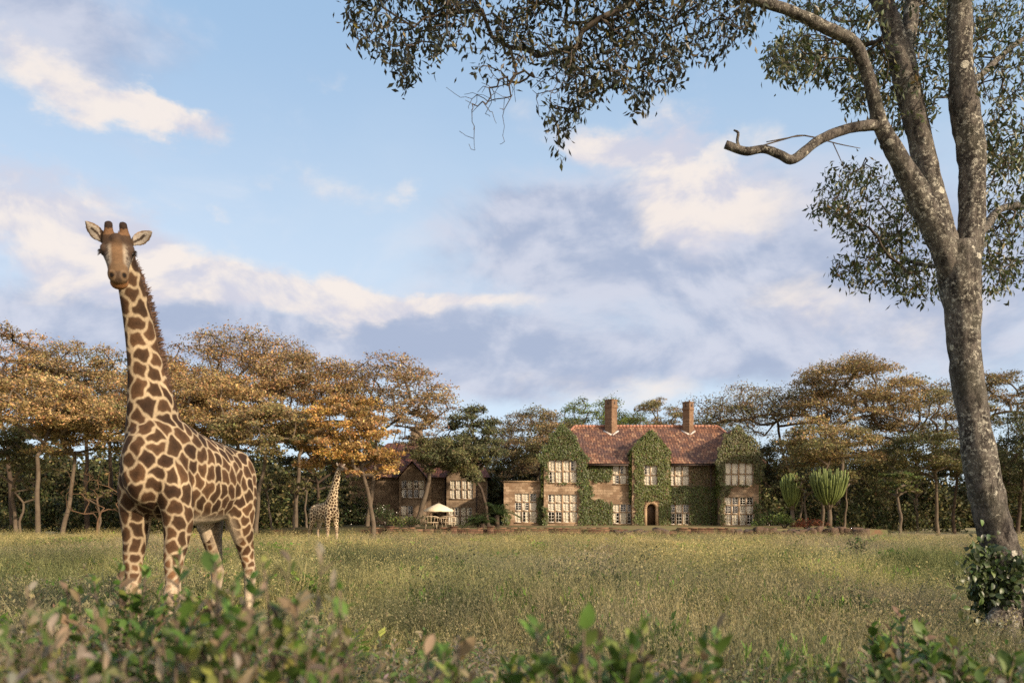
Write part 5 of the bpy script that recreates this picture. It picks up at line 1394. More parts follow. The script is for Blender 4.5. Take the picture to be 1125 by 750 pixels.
def giraffe(label, origin, heading, neck, head, face, legs, voxel, seed, roll=0.0, sc=1.0, zoff=0.0, twist=0.0, cream=(0.345, 0.262, 0.162), tan=(0.37, 0.29, 0.195), smooth_it=6):
    """heading: unit xy; neck: rows (world point, side r, fore-aft r); head: world poll point; face: unit muzzle direction"""
    rng = np.random.default_rng(seed)
    T = thing('giraffe', label, 'giraffe', (origin[0], origin[1], zoff))
    f = np.array([heading[0], heading[1], 0.0]); f /= np.linalg.norm(f); l = np.array([-f[1], f[0], 0.0]); up = np.array([0, 0, 1.0]); O = np.array([origin[0], origin[1], zoff])
    Lw = lambda x, y, z: O + (f * x + l * y + up * z) * sc
    mb = MB()
    # trunk of the body
    tor = [(-1.00, 1.86, .05, .10), (-.95, 1.85, .16, .24), (-.82, 1.84, .25, .35), (-.62, 1.82, .31, .41), (-.35, 1.81, .35, .455), (0, 1.83, .375, .50), (.32, 1.89, .36, .545), (.55, 1.95, .325, .53), (.74, 1.96, .27, .45), (.88, 1.94, .19, .35), (.96, 1.92, .09, .20)]
    ring_loft(mb, [(Lw(x, 0, z), l * w * sc, up * h * sc) for x, z, w, h in tor], 28)
    # neck
    pts = np.array([n[0] for n in neck]); Tg = np.gradient(pts, axis=0); rows = []
    hd_f = unit(face); dors = unit(up - hd_f * (up @ hd_f)); side = np.cross(dors, hd_f)
    cr, sr = math.cos(roll), math.sin(roll); dors, side = dors * cr + side * sr, side * cr - dors * sr
    sgn = 1.0 if l @ side >= 0 else -1.0
    def neck_side(w):
        a = twist * math.sin(math.pi * min(1, w * 1.1)) ; v = l * math.cos(a) + f * math.sin(a); w3 = max(0.0, (w - .55) / .45) ** 2
        return unit(v * (1 - w3) + side * sgn * w3)
    for i, (p, rs, rf) in enumerate(neck):
        t = unit(Tg[i]); s = neck_side(i / (len(neck) - 1))
        s = unit(s - t * (s @ t)); rows.append((np.asarray(p), s * rs, np.cross(t, s) * rf))
    ring_loft(mb, rows, 24, 6)
    # legs
    q = sc
    for kind, x0, y0, dx in legs:
        y = y0; s_ = 1 if y0 > 0 else -1
        if kind == 'front':
            R = [(x0 - .02, y * .80, 2.02, .20, .12), (x0 - .02, y * .92, 1.72, .20, .145), (x0 - .05, y, 1.44, .175, .138), (x0 - .04 + dx * .2, y, 1.22, .132, .118), (x0 + dx * .4, y, 1.0, .098, .094), (x0 + dx * .55, y, .80, .075, .072), (x0 + .012 + dx * .65, y, .69, .084, .082), (x0 + .01 + dx * .7, y, .62, .080, .078), (x0 + dx * .75, y, .54, .058, .060), (x0 + dx * .85, y, .34, .048, .050), (x0 + dx * .95, y, .19, .055, .054), (x0 + .01 + dx, y, .13, .066, .062), (x0 + .035 + dx, y, .07, .072, .068), (x0 + .055 + dx, y, 0, .090, .078)]
        else:
            R = [(x0 + .06, y * .75, 2.02, .26, .15), (x0 + .05, y * .95, 1.75, .29, .17), (x0 + .04, y, 1.46, .235, .145), (x0 - .02 + dx * .2, y, 1.22, .160, .112), (x0 - .10 + dx * .4, y, 1.02, .108, .085), (x0 - .16 + dx * .5, y, .86, .088, .070), (x0 - .19 + dx * .6, y, .76, .090, .072), (x0 - .18 + dx * .65, y, .64, .068, .060), (x0 - .16 + dx * .8, y, .42, .050, .050), (x0 - .15 + dx * .92, y, .20, .055, .054), (x0 - .14 + dx, y, .13, .066, .062), (x0 - .11 + dx, y, .07, .072, .068), (x0 - .09 + dx, y, 0, .090, .078)]
        ring_loft(mb, [(Lw(x, y_, z), f * a * q, l * b_ * q) for x, y_, z, a, b_ in R], 18)
    # shoulder and hip masses
    for s_ in (-1, 1):
        blob_ell(mb, Lw(.60, s_ * .205, 1.76), (f * .22 * q, l * .145 * q, up * .42 * q)); blob_ell(mb, Lw(-.62, s_ * .18, 1.78), (f * .30 * q, l * .16 * q, up * .40 * q))
    # head
    H = np.asarray(head, float); h = lambda t, s, u: H + (hd_f * t + side * s + dors * u) * sc
    sec = [(-.12, 0, .045, .05), (-.06, 0, .082, .09), (.0, .0, .108, .118), (.08, .01, .128, .128), (.16, .012, .134, .122), (.23, 0, .118, .112), (.31, -.012, .102, .100), (.39, -.024, .090, .086), (.455, -.032, .086, .080), (.51, -.038, .089, .076), (.555, -.044, .082, .066), (.585, -.05, .055, .045), (.597, -.05, .024, .022)]
    ring_loft(mb, [(h(t, 0, u), side * w * sc, dors * hh * sc) for t, u, w, hh in sec], 24)
    jaw = [(.02, -.10, .06, .05), (.12, -.118, .078, .055), (.26, -.118, .084, .060), (.38, -.120, .076, .058), (.46, -.122, .077, .062), (.525, -.120, .074, .060), (.565, -.110, .050, .042), (.578, -.105, .02, .02)]
    ring_loft(mb, [(h(t, 0, u), side * w * sc, dors * hh * sc) for t, u, w, hh in jaw], 18)
    for s_ in (-1, 1):
        blob_ell(mb, h(.165, s_ * .112, .045), (hd_f * .065 * sc, side * .034 * sc, dors * .040 * sc))           # brow
        blob_ell(mb, h(.525, s_ * .050, -.006), (hd_f * .040 * sc, side * .028 * sc, dors * .028 * sc))          # nostril rim
        base = h(.060, s_ * .068, .09); tip = h(-.015, s_ * .060, .212); d_ = tip - base                          # ossicone
        ring_loft(mb, [(base - d_ * .25, side * .062 * sc, hd_f * .066 * sc), (base + d_ * .15, side * .054 * sc, hd_f * .056 * sc), (base + d_ * .55, side * .040 * sc, hd_f * .040 * sc), (base + d_ * .85, side * .037 * sc, hd_f * .038 * sc), (tip, side * .035 * sc, hd_f * .035 * sc), (tip + d_ * .08, side * .018 * sc, hd_f * .018 * sc)], 14)
        # ear: leaf shaped shell
        root = h(.025, s_ * .104, .030); ed = unit(side * s_ * (.80 if s_ > 0 else .66) + dors * (.52 if s_ > 0 else .90) - hd_f * .10); en = unit(hd_f * .80 + dors * .45 + side * s_ * .12); en = unit(en - ed * (en @ ed)); ew = np.cross(ed, en)
        er = []
        for u_, w_, dz in ((0, .026, 0), (.12, .034, -.006), (.35, .064, -.018), (.6, .062, -.014), (.82, .040, -.004), (.96, .012, .004), (1.0, .005, .006)):
            er.append((root + (ed * u_ * .245 + en * dz) * sc, ew * w_ * sc, en * .0135 * sc))
        ring_loft(mb, er, 16)
    blob_ell(mb, h(.12, 0, .128), (hd_f * .085 * sc, side * .055 * sc, dors * .035 * sc))                          # forehead bump
    V, F, _ = mb.arrays()
    me0 = np_mesh('raw', V, F); ob = bpy.data.objects.new('raw', me0); COL.objects.link(ob)
    rm = ob.modifiers.new('r', 'REMESH'); rm.mode = 'VOXEL'; rm.voxel_size = voxel; rm.use_smooth_shade = True
    sm = ob.modifiers.new('s', 'SMOOTH'); sm.factor = .5; sm.iterations = smooth_it
    dg = bpy.context.evaluated_depsgraph_get(); me = bpy.data.meshes.new_from_object(ob.evaluated_get(dg))
    bpy.data.objects.remove(ob); bpy.data.meshes.remove(me0)
    nv = len(me.vertices); X = np.empty(nv * 3, np.float32); me.vertices.foreach_get('co', X); X = X.reshape(-1, 3).astype(float)
    # ---- coat: irregular patches with pale seams, worked out over the skin
    rel = (X - O) / sc; lx, ly, lz = rel @ f, rel @ l, rel[:, 2]
    hr = (X - H) / sc; ht, hs, hu = hr @ hd_f, hr @ side, hr @ dors
    K0 = catmull(np.array([np.append(n[0], n[1]) for n in neck[:-1]]), 8)
    dn = np.min(np.sqrt(((X[:, None] - K0[None, :, :3]) ** 2).sum(2)) / K0[None, :, 3], axis=1)
    tt = np.linspace(0.0, .6, 25); hc_ = np.stack([h(t_, 0, -.02 - .08 * t_) for t_ in tt]); hrad = np.interp(tt, [0, .2, .45, .6], [.155, .165, .13, .12]) * sc
    dh = np.min(np.sqrt(((X[:, None] - hc_[None]) ** 2).sum(2)) / hrad[None], axis=1)
    is_head = ((dh < dn) | (hu > .06)) & (np.abs(hr).max(1) < .75) & (ht > -.22)
    leg = (lz < 1.42)
    sp = np.full(nv, .122); sp[lz > 2.15] = .122; sp[lz > 2.9] = .120; sp[leg] = np.interp(lz[leg], [.3, .6, .9, 1.42], [.050, .058, .068, .112])
    warp = 0.022 * np.stack([np.sin(X[:, 1] * 17 + X[:, 2] * 11), np.sin(X[:, 2] * 19 + X[:, 0] * 13), np.sin(X[:, 0] * 15 + X[:, 1] * 9 + X[:, 2] * 7)], 1)
    warp += 0.013 * np.stack([np.sin(X[:, 2] * 47 + X[:, 1] * 31), np.sin(X[:, 0] * 43 + X[:, 2] * 37), np.sin(X[:, 1] * 41 + X[:, 0] * 53)], 1)
    Q = X + warp * np.clip(sp / .17, .3, 1)[:, None] * sc; Q = Q * np.array([1, 1, .86])
    cand = rng.permutation(nv)[:9000]; acc = np.zeros((2500, 3)); accr = np.zeros(2500); na = 0
    for c in cand:
        r = sp[c] * sc * .92
        if na and (((acc[:na] - Q[c]) ** 2).sum(1) < (np.minimum(r, accr[:na]) ) ** 2).any(): continue
        acc[na] = Q[c]; accr[na] = r; na += 1
        if na >= 2500: break
    f1 = np.empty(nv); f2 = np.empty(nv); sid = np.empty(nv, int)
    for a in range(0, nv, 20000):
        dd = np.sqrt(np.maximum(0, (Q[a:a + 20000] ** 2).sum(1)[:, None] + (acc[:na] ** 2).sum(1)[None] - 2 * Q[a:a + 20000] @ acc[:na].T))
        o = np.argpartition(dd, 1, axis=1)[:, :2]; da = np.take_along_axis(dd, o, 1); sw = da[:, 0] > da[:, 1]
        da[sw] = da[sw][:, ::-1]; o[sw] = o[sw][:, ::-1]; f1[a:a + 20000], f2[a:a + 20000], sid[a:a + 20000] = da[:, 0], da[:, 1], o[:, 0]
    edge = (f2 - f1) / (2 * sc)
    seam = np.interp(lz, [0.55, .8, 1.3, 1.9, 2.5, 3.2], [.0125, .0105, .0098, .0095, .0115, .0135])
    sstep = lambda e0, e1, v: (lambda t: t * t * (3 - 2 * t))(np.clip((v - e0) / (e1 - e0), 0, 1))
    m = sstep(seam - .006, seam + .006, edge)[:, None]
    pal = np.array([(0.036, 0.019, 0.009), (0.050, 0.026, 0.0125), (0.030, 0.0155, 0.008), (0.058, 0.030, 0.014)])
    ps = pal[rng.integers(0, 4, na)][sid]; core = sstep(.0, .055, edge - seam)[:, None]
    ps = ps * (1.5 - .65 * core); lowpale = sstep(1.25, .75, lz)[:, None]; ps = ps * (1 - lowpale) + ps * lowpale * 2.3
    ground = np.tile(np.array(cream), (nv, 1)); ground = ground * (1 - lowpale) + np.array(tan) * lowpale
    C = ground * (1 - m) + ps * m
    fade = sstep(.86, .58, lz)[:, None]; C = C * (1 - fade) + np.array((0.40, 0.32, 0.225)) * fade                       # pale lower legs
    knee = np.exp(-((lz - .65) / .075) ** 2)[:, None] * .85 * (lx > 0)[:, None]; C = C * (1 - knee) + np.array((0.38, 0.285, 0.185)) * knee
    belly = (sstep(1.50, 1.36, lz) * (np.abs(ly) < .30) * (np.abs(lx) < .55) * sstep(.30, .16, np.abs(ly)))[:, None]; C = C * (1 - belly) + np.array((0.50, 0.40, 0.28)) * belly
    inner = (sstep(1.5, 1.3, lz) * (np.abs(ly) < .15) * (lx < -.3))[:, None]; C = C * (1 - .5 * inner) + np.array((0.36, 0.29, 0.21)) * .5 * inner
    # ---- face colours
    hb = is_head[:, None].astype(float)
    grey = np.array((0.22, 0.18, 0.135)); brow = np.array((0.130, 0.075, 0.037)); dark = np.array((0.055, 0.035, 0.024))
    cell = np.sin(X[:, 0] * 95 + 2 * np.sin(X[:, 2] * 60)) * np.sin(X[:, 2] * 88 + 2 * np.sin(X[:, 1] * 70)) * np.sin(X[:, 1] * 90)
    fc = np.tile(grey, (nv, 1)); sp_ = (sstep(.02, .16, cell) * sstep(.055, .075, np.abs(hs)))[:, None] * .85; fc = fc * (1 - sp_) + dark * sp_
    mid = (sstep(.068, .036, np.abs(hs) - .045 * sstep(.22, .10, ht)) * sstep(-.06, -.02, hu))[:, None]; fc = fc * (1 - mid) + brow * mid
    side_l = (np.exp(-((np.abs(hs) - .060) / .010) ** 2) * sstep(.16, .22, ht) * sstep(.46, .38, ht))[:, None] * .6; fc = fc * (1 - side_l) + np.array((.33, .26, .18)) * side_l
    fore = sstep(.27, .16, ht)[:, None] * sstep(-.02, .03, hu)[:, None]; fc = fc * (1 - fore) + np.array((0.045, 0.027, 0.016)) * fore
    muz = sstep(.40, .48, ht)[:, None]; fc = fc * (1 - muz) + np.array((0.14, 0.084, 0.042)) * muz
    chin = (sstep(-.075, -.10, hu) * sstep(.36, .43, ht))[:, None]; fc = fc * (1 - chin) + np.array((0.215, 0.100, 0.038)) * chin
    lip = (sstep(.036, .018, np.abs(hs)) * sstep(.545, .57, ht) * sstep(-.085, -.06, hu))[:, None] * .8; fc = fc * (1 - lip) + dark * lip
    mouth = (np.exp(-((hu + .092) / .010) ** 2) * sstep(.34, .40, ht))[:, None] * .3; fc = fc * (1 - mouth) + dark * mouth
    for s_ in (-1, 1):
        de = np.linalg.norm(hr - np.array([0, 0, 0]), axis=1)
        e = np.sqrt(((ht - .195) / 1.5) ** 2 + (hs - s_ * .125) ** 2 + (hu - .02) ** 2); w = sstep(.085, .055, e)[:, None]; fc = fc * (1 - w) + dark * w
        nd = np.sqrt(((ht - .566) * .8) ** 2 + ((hs - s_ * .048) * 1.0) ** 2 + ((hu + .018) * .8) ** 2)
        rim = (sstep(.042, .034, nd) - sstep(.032, .024, nd))[:, None] * .15; fc = fc * (1 - rim) + np.array((.42, .33, .24)) * rim
        w = sstep(.024, .016, nd)[:, None]; fc = fc * (1 - w) + np.array((.012, .008, .006)) * w
    C = C * (1 - hb) + fc * hb
    # horns and ears stand clear of the head
    hb_, ht_ = np.array([.060, .068, .09]), np.array([-.015, .060, .212]); q3 = np.stack([ht, np.abs(hs), hu], 1) - hb_; ta = np.clip(q3 @ (ht_ - hb_) / ((ht_ - hb_) ** 2).sum(), 0, 1.1)
    horn = ((np.linalg.norm(q3 - ta[:, None] * (ht_ - hb_), axis=1) < .062) & (ta > .22) & (hu > .10))[:, None]; hc = np.where((hu > .182)[:, None], np.array((.022, .013, .009)), np.array((.11, .06, .03))); C = np.where(horn, hc, C)
    ear = ((np.abs(hs) > .138) & (ht < .12) & (hu > -.02) & (hu < .30))
    for s_ in (-1, 1):
        root = h(.025, s_ * .104, .030); ed = unit(side * s_ * (.80 if s_ > 0 else .66) + dors * (.52 if s_ > 0 else .90) - hd_f * .10); en = unit(hd_f * .80 + dors * .45 + side * s_ * .12); en = unit(en - ed * (en @ ed)); ew = np.cross(ed, en)
        e = (X - root) / sc; a, b_, c_ = e @ ed, e @ ew, e @ en
        me_ = ear & (np.sign(hs) == s_); inn = (c_ > -.02 - .0) & (np.abs(b_) < np.interp(a, [0, .08, .14, .2, .235], [.03, .05, .048, .026, .008]))
        fr = np.tile(np.array((.33, .285, .235)), (nv, 1)); st = ((np.abs(b_ + .004 * np.sin(a * 50)) < .011) & (a > .03) & (a < .17)); fr[st] = (.05, .035, .025)
        bk = np.tile(np.array((.33, .22, .12)), (nv, 1)); rim = np.abs(b_) > np.interp(a, [0, .08, .14, .2, .235], [.028, .046, .044, .02, .004]); fr[rim] = (.15, .10, .06)
        C = np.where(me_[:, None], np.where((c_ > -.012)[:, None], fr, bk), C)
    hoof = (lz < .075)[:, None]; C = np.where(hoof, np.array((.06, .045, .03)), C)
    mott = np.array([mnoise.noise(Vector(v * 3.1)) + .6 * mnoise.noise(Vector(v * 9.0)) + .5 * mnoise.noise(Vector(v * 26.0)) for v in X])[:, None]
    C *= np.exp(.30 * mott) * np.exp(rng.normal(0, .07, (nv, 1)))
    a = me.attributes.new('Col', 'FLOAT_COLOR', 'POINT'); a.data.foreach_set('color', np.hstack([np.clip(C, .004, .8), np.ones((nv, 1))]).astype(np.float32).ravel())
    me.vertices.foreach_set('co', (X - ORIGIN[T.name]).astype(np.float32).ravel()); me.update()
    me.materials.clear(); me.materials.append(M_coat); me.name = 'body'
    bo = bpy.data.objects.new('body', me); link(bo, T)
    # eyes with lashes
    for s_ in (-1, 1):
        m_ = MB(); blob_ell(m_, h(.195, s_ * .122, .016), (hd_f * .030 * sc, side * .020 * sc, dors * .026 * sc)); eo = m_.build('eye', M_eye, T, smooth=True)
        m_ = MB()
        for k_ in range(9):
            b0 = h(.165 + .010 * k_, s_ * .135, .045 - abs(k_ - 4) * .002); m_.tube([b0, b0 + (side * s_ * .030 + dors * (-.016) + hd_f * .006 * (k_ - 3)) * sc], [.0045 * sc, .001], 4)
        m_.build('eyelash', M_lash, eo)
    # mane: stiff hair along the back of the neck
    Vs, Fs = [], []; cnt = 0; K = catmull(np.array([np.append(n[0], [n[1], n[2]]) for n in neck]), 26); Kt = unit(np.gradient(K[:, :3], axis=0))
    for i in range(int(len(K) * .22), len(K) - 12):
        t = Kt[i]; w = i / len(K); s = neck_side(w); s = unit(s - t * (s @ t)); back = np.cross(t, s); back = back if back @ f < 0 else -back
        for _ in range(7):
            b0 = K[i, :3] + back * K[i, 4] * .90 + s * rng.normal(0, .014) * sc; ln = rng.uniform(.06, .105) * sc * min(1, .45 + 3.0 * (w - .22)) * np.interp(w, [.5, 1], [1, .7]); dv = unit(back + t * rng.uniform(-.05, .45) + s * rng.normal(0, .14)); wv = unit(t * .8 + s * rng.normal(0, .5)) * .010 * sc
            Vs += [b0 - wv, b0 + wv, b0 + dv * ln + wv * .2, b0 + dv * ln - wv * .2]; Fs.append((cnt, cnt + 1, cnt + 2, cnt + 3)); cnt += 4
    obj('mane', np.array(Vs), np.array(Fs), M_mane, T)
    # tail
    m_ = MB(); m_.tube([Lw(-.96, 0, 2.0), Lw(-1.04, .02, 1.75), Lw(-1.05, .03, 1.35), Lw(-1.03, .03, 1.1)], np.array([.05, .032, .022, .02]) * sc, 8)
    tl = m_.build('tail', mat_noise('tail skin', (.42, .29, .16), (.30, .19, .10), 6, .8), T, smooth=True)
    Vs = []; 
    n = 90; b0 = np.array([Lw(-1.03 + rng.normal(0, .012), .03 + rng.normal(0, .012), 1.12 - rng.uniform(0, .1)) for _ in range(n)]); ax = unit(rng.normal(0, .08, (n, 3)) + (0, 0, -1)); V, F = leaf_quads(b0 + ax * .19 * sc, ax, rand_unit(rng, n), .38 * sc, .012 * sc); obj('tail_tuft', V, F, M_mane, tl)
    return T


# large giraffe at the left, facing the camera
g_d = lambda px, py, d: P(px, py, d)
G1f = unit(np.array([-.21, -.98, 0.0]))
face1 = unit(np.array([3.67, -7.40, 0.0])) * math.cos(math.radians(41)) + np.array([0, 0, -math.sin(math.radians(41))])
giraffe('large giraffe standing in the near field, facing the camera with head raised', (-3.43, 8.54), G1f[:2],
        [(P(171, 520, 8.12), .26, .35), (P(170.5, 478, 8.04), .235, .32), (P(166.5, 445, 7.96), .180, .250), (P(162, 418, 7.90), .144, .195), (P(157, 385, 7.84), .121, .158), (P(151, 350, 7.77), .110, .137), (P(144.5, 318, 7.70), .103, .124), (P(138, 292, 7.63), .098, .116), (P(134, 272, 7.55), .095, .115), (P(130, 262, 7.48), .07, .09)],
        P(129.5, 270, 7.46), face1,
        [('front', .65, .25, .05), ('front', .62, -.25, -.02), ('hind', -.62, .21, .0), ('hind', -.66, -.20, .10)], .0105, 5, roll=math.radians(-5), twist=math.radians(24))
# small giraffe far behind, browsing beneath the orange acacia
d2 = 38.5
G2f = unit(np.array([.80, -.60, 0.0]))
o2 = np.array([hx(356, d2), d2])
face2 = unit(np.array([.55, -.5, -.12]))
nb = lambda x, z, y=0.0: np.array([o2[0], o2[1], -.35]) + G2f * x * .95 + np.array([0, 0, z * .95])
giraffe('small distant giraffe browsing under the orange acacia before the guest house', tuple(o2), G2f[:2],
        [(nb(.50, 1.95), .28, .37), (nb(.58, 2.3), .27, .35), (nb(.68, 2.62), .215, .28), (nb(.78, 2.95), .18, .23), (nb(.90, 3.3), .155, .19), (nb(1.02, 3.65), .135, .16), (nb(1.12, 3.92), .105, .125), (nb(1.18, 4.06), .08, .10)],
        nb(1.21, 4.10), face2,
        [('front', .65, .24, .05), ('front', .62, -.24, -.12), ('hind', -.62, .20, .15), ('hind', -.66, -.20, -.12)], .020, 9, sc=.95, zoff=-.35, cream=(0.62, 0.50, 0.32), smooth_it=2)
# ------------------------------------------------------------------ field grass (uncountable) and foreground shrubs
def mat_grass():
    m, N, b = new_mat('field grass')
    pos = N.new('ShaderNodeNewGeometry').outputs['Position']
    at = N.new('ShaderNodeAttribute'); at.attribute_name = 'Col'
    oi = N.new('ShaderNodeObjectInfo')
    c = N.mix(1.0, field_color(N, N.comb(*N.sep(pos)[:2], 0.0)), at.outputs['Color'], 'MULTIPLY')
    r = oi.outputs['Random']
    c = N.mix(1.0, c, N.mix(r, (0.42, 0.48, 0.42), (1.55, 1.44, 1.32)), 'MULTIPLY')
    N.put(b.inputs['Base Color'], c); b.inputs['Roughness'].default_value = .7; b.inputs['Specular IOR Level'].default_value = .15
    tr = N.new('ShaderNodeBsdfTranslucent'); N.put(tr.inputs[0], c)
    mx = N.new('ShaderNodeMixShader'); mx.inputs[0].default_value = .4
    N.l.new(b.outputs[0], mx.inputs[1]); N.l.new(tr.outputs[0], mx.inputs[2]); N.l.new(mx.outputs[0], m.node_tree.nodes['Material Output'].inputs[0])
    return m
M_grass = mat_grass()
TUFTS = bpy.data.collections.new('grass tufts')


def tuft(i, kind, n, h, spread, wid, seed):
    rng = np.random.default_rng(seed)
    a = rng.uniform(0, 6.283, n); r = spread * np.sqrt(rng.random(n)); b0 = np.stack([r * np.cos(a), r * np.sin(a), np.full(n, -.03)], 1)
    lean = np.stack([np.cos(a), np.sin(a), np.zeros(n)], 1) * rng.uniform(.05, .55, (n, 1)) + rng.normal(0, .15, (n, 3)) * (1, 1, 0)
    hh = h * rng.uniform(.45, 1.1, n); s = unit(np.stack([-np.sin(a), np.cos(a), np.zeros(n)], 1) + rng.normal(0, .6, (n, 3)) * (1, 1, 0)); w = wid * rng.uniform(.6, 1.3, n)[:, None]
    m1 = b0 + (np.array([0, 0, .55]) + lean * .30) * hh[:, None]; m2 = b0 + (np.array([0, 0, .86]) + lean * .72) * hh[:, None]; tp = b0 + (np.array([0, 0, .98]) + lean * 1.25) * hh[:, None]
    V = np.stack([b0 - s * w, b0 + s * w, m1 + s * w * .85, m1 - s * w * .85, m2 + s * w * .5, m2 - s * w * .5, tp], 1).reshape(-1, 3); k = np.arange(n)[:, None] * 7
    F = [np.vstack([k + [0, 1, 2, 3], k + [3, 2, 4, 5]]), k + [5, 4, 6]]
    base = {'dry': (1.3, 1.17, .95), 'green': (.85, 1.1, .62), 'head': (1.25, 1.14, 1.0), 'weed': (1.1, 1.02, 1.08), 'broad': (.35, .62, .26)}[kind]
    C = vcol(base, rng, n, 7, .22, .06)
    C = C * np.tile(np.array([1, 1, 1.02, 1.02, 1.06, 1.06, 1.1])[:, None], (n, 1))
    if kind in ('head', 'weed'):                       # seed heads: small clusters at the blade tips
        q = 5 if kind == 'head' else 9; c = np.repeat(tp, q, 0) + rng.normal(0, .018 if kind == 'head' else .035, (n * q, 3)) * (1, 1, 1.7)
        V2, F2 = leaf_quads(c, rng.normal(0, .5, (n * q, 3)) + (0, 0, 1), rand_unit(rng, n * q), .026 if kind == 'head' else .030, .008 if kind == 'head' else .017)
        F.append(F2 + len(V)); V = np.vstack([V, V2]); C = np.vstack([C, vcol((1.22, 1.08, .86) if kind == 'head' else (1.05, .92, .95), rng, n * q, 4, .2)])
    if kind == 'broad':
        q = 4; c = np.repeat(m1, q, 0) + rng.normal(0, .07, (n * q, 3)); V2, F2 = leaf_quads(c, rng.normal(0, .6, (n * q, 3)) + (0, 0, .3), unit(rng.normal(0, .6, (n * q, 3)) + (0, 0, 1)), .075, .042, .12)
        F.append(F2 + len(V)); V = np.vstack([V, V2]); C = np.vstack([C, vcol((.42, .80, .30), rng, n * q, 4, .3)])
    o = bpy.data.objects.new(f'tuft_{i:02d}', np_mesh(f'tuft_{i:02d}', V, F, [M_grass], C)); TUFTS.objects.link(o)


KINDS = [('dry', 34, .46, .14, .0042), ('dry', 40, .38, .17, .0042), ('green', 44, .34, .16, .0045), ('green', 40, .28, .18, .0050), ('head', 26, .56, .15, .0030), ('head', 22, .62, .18, .0030), ('weed', 18, .50, .16, .0032), ('weed', 20, .42, .20, .0034), ('broad', 12, .34, .14, .0045), ('dry', 30, .54, .12, .0038)]
for i, k in enumerate(KINDS): tuft(i, *k, 300 + i)


def scatter(name, pts, idx, scl, rng):
    me = np_mesh(name, pts, [np.zeros((0, 3), int)]) if False else bpy.data.meshes.new(name)
    me.vertices.add(len(pts)); me.vertices.foreach_set('co', pts.astype(np.float32).ravel()); me.update()
    a = me.attributes.new('idx', 'INT', 'POINT'); a.data.foreach_set('value', idx.astype(np.int32))
    a = me.attributes.new('scl', 'FLOAT_VECTOR', 'POINT'); a.data.foreach_set('vector', scl.astype(np.float32).ravel())
    rot = np.stack([rng.normal(0, .10, len(pts)), rng.normal(0, .10, len(pts)), rng.uniform(0, 6.283, len(pts))], 1)
    a = me.attributes.new('rot', 'FLOAT_VECTOR', 'POINT'); a.data.foreach_set('vector', rot.astype(np.float32).ravel())
    o = bpy.data.objects.new(name, me); COL.objects.link(o); o['kind'] = 'stuff'
    ng = bpy.data.node_groups.new(name, 'GeometryNodeTree')
    ng.interface.new_socket('Geometry', in_out='INPUT', socket_type='NodeSocketGeometry'); ng.interface.new_socket('Geometry', in_out='OUTPUT', socket_type='NodeSocketGeometry')
    gi, gout = ng.nodes.new('NodeGroupInput'), ng.nodes.new('NodeGroupOutput'); ip = ng.nodes.new('GeometryNodeInstanceOnPoints')
    ci = ng.nodes.new('GeometryNodeCollectionInfo'); ci.inputs['Collection'].default_value = TUFTS; ci.inputs['Separate Children'].default_value = True; ci.inputs['Reset Children'].default_value = True
    def na(nm, ty): q = ng.nodes.new('GeometryNodeInputNamedAttribute'); q.data_type = ty; q.inputs['Name'].default_value = nm; return q.outputs['Attribute']
    lk = ng.links.new; lk(gi.outputs[0], ip.inputs['Points']); lk(ci.outputs[0], ip.inputs['Instance']); ip.inputs['Pick Instance'].default_value = True
    lk(na('idx', 'INT'), ip.inputs['Instance Index']); lk(na('rot', 'FLOAT_VECTOR'), ip.inputs['Rotation']); lk(na('scl', 'FLOAT_VECTOR'), ip.inputs['Scale']); lk(ip.outputs[0], gout.inputs[0])
    md = o.modifiers.new('scatter', 'NODES'); md.node_group = ng
    return o


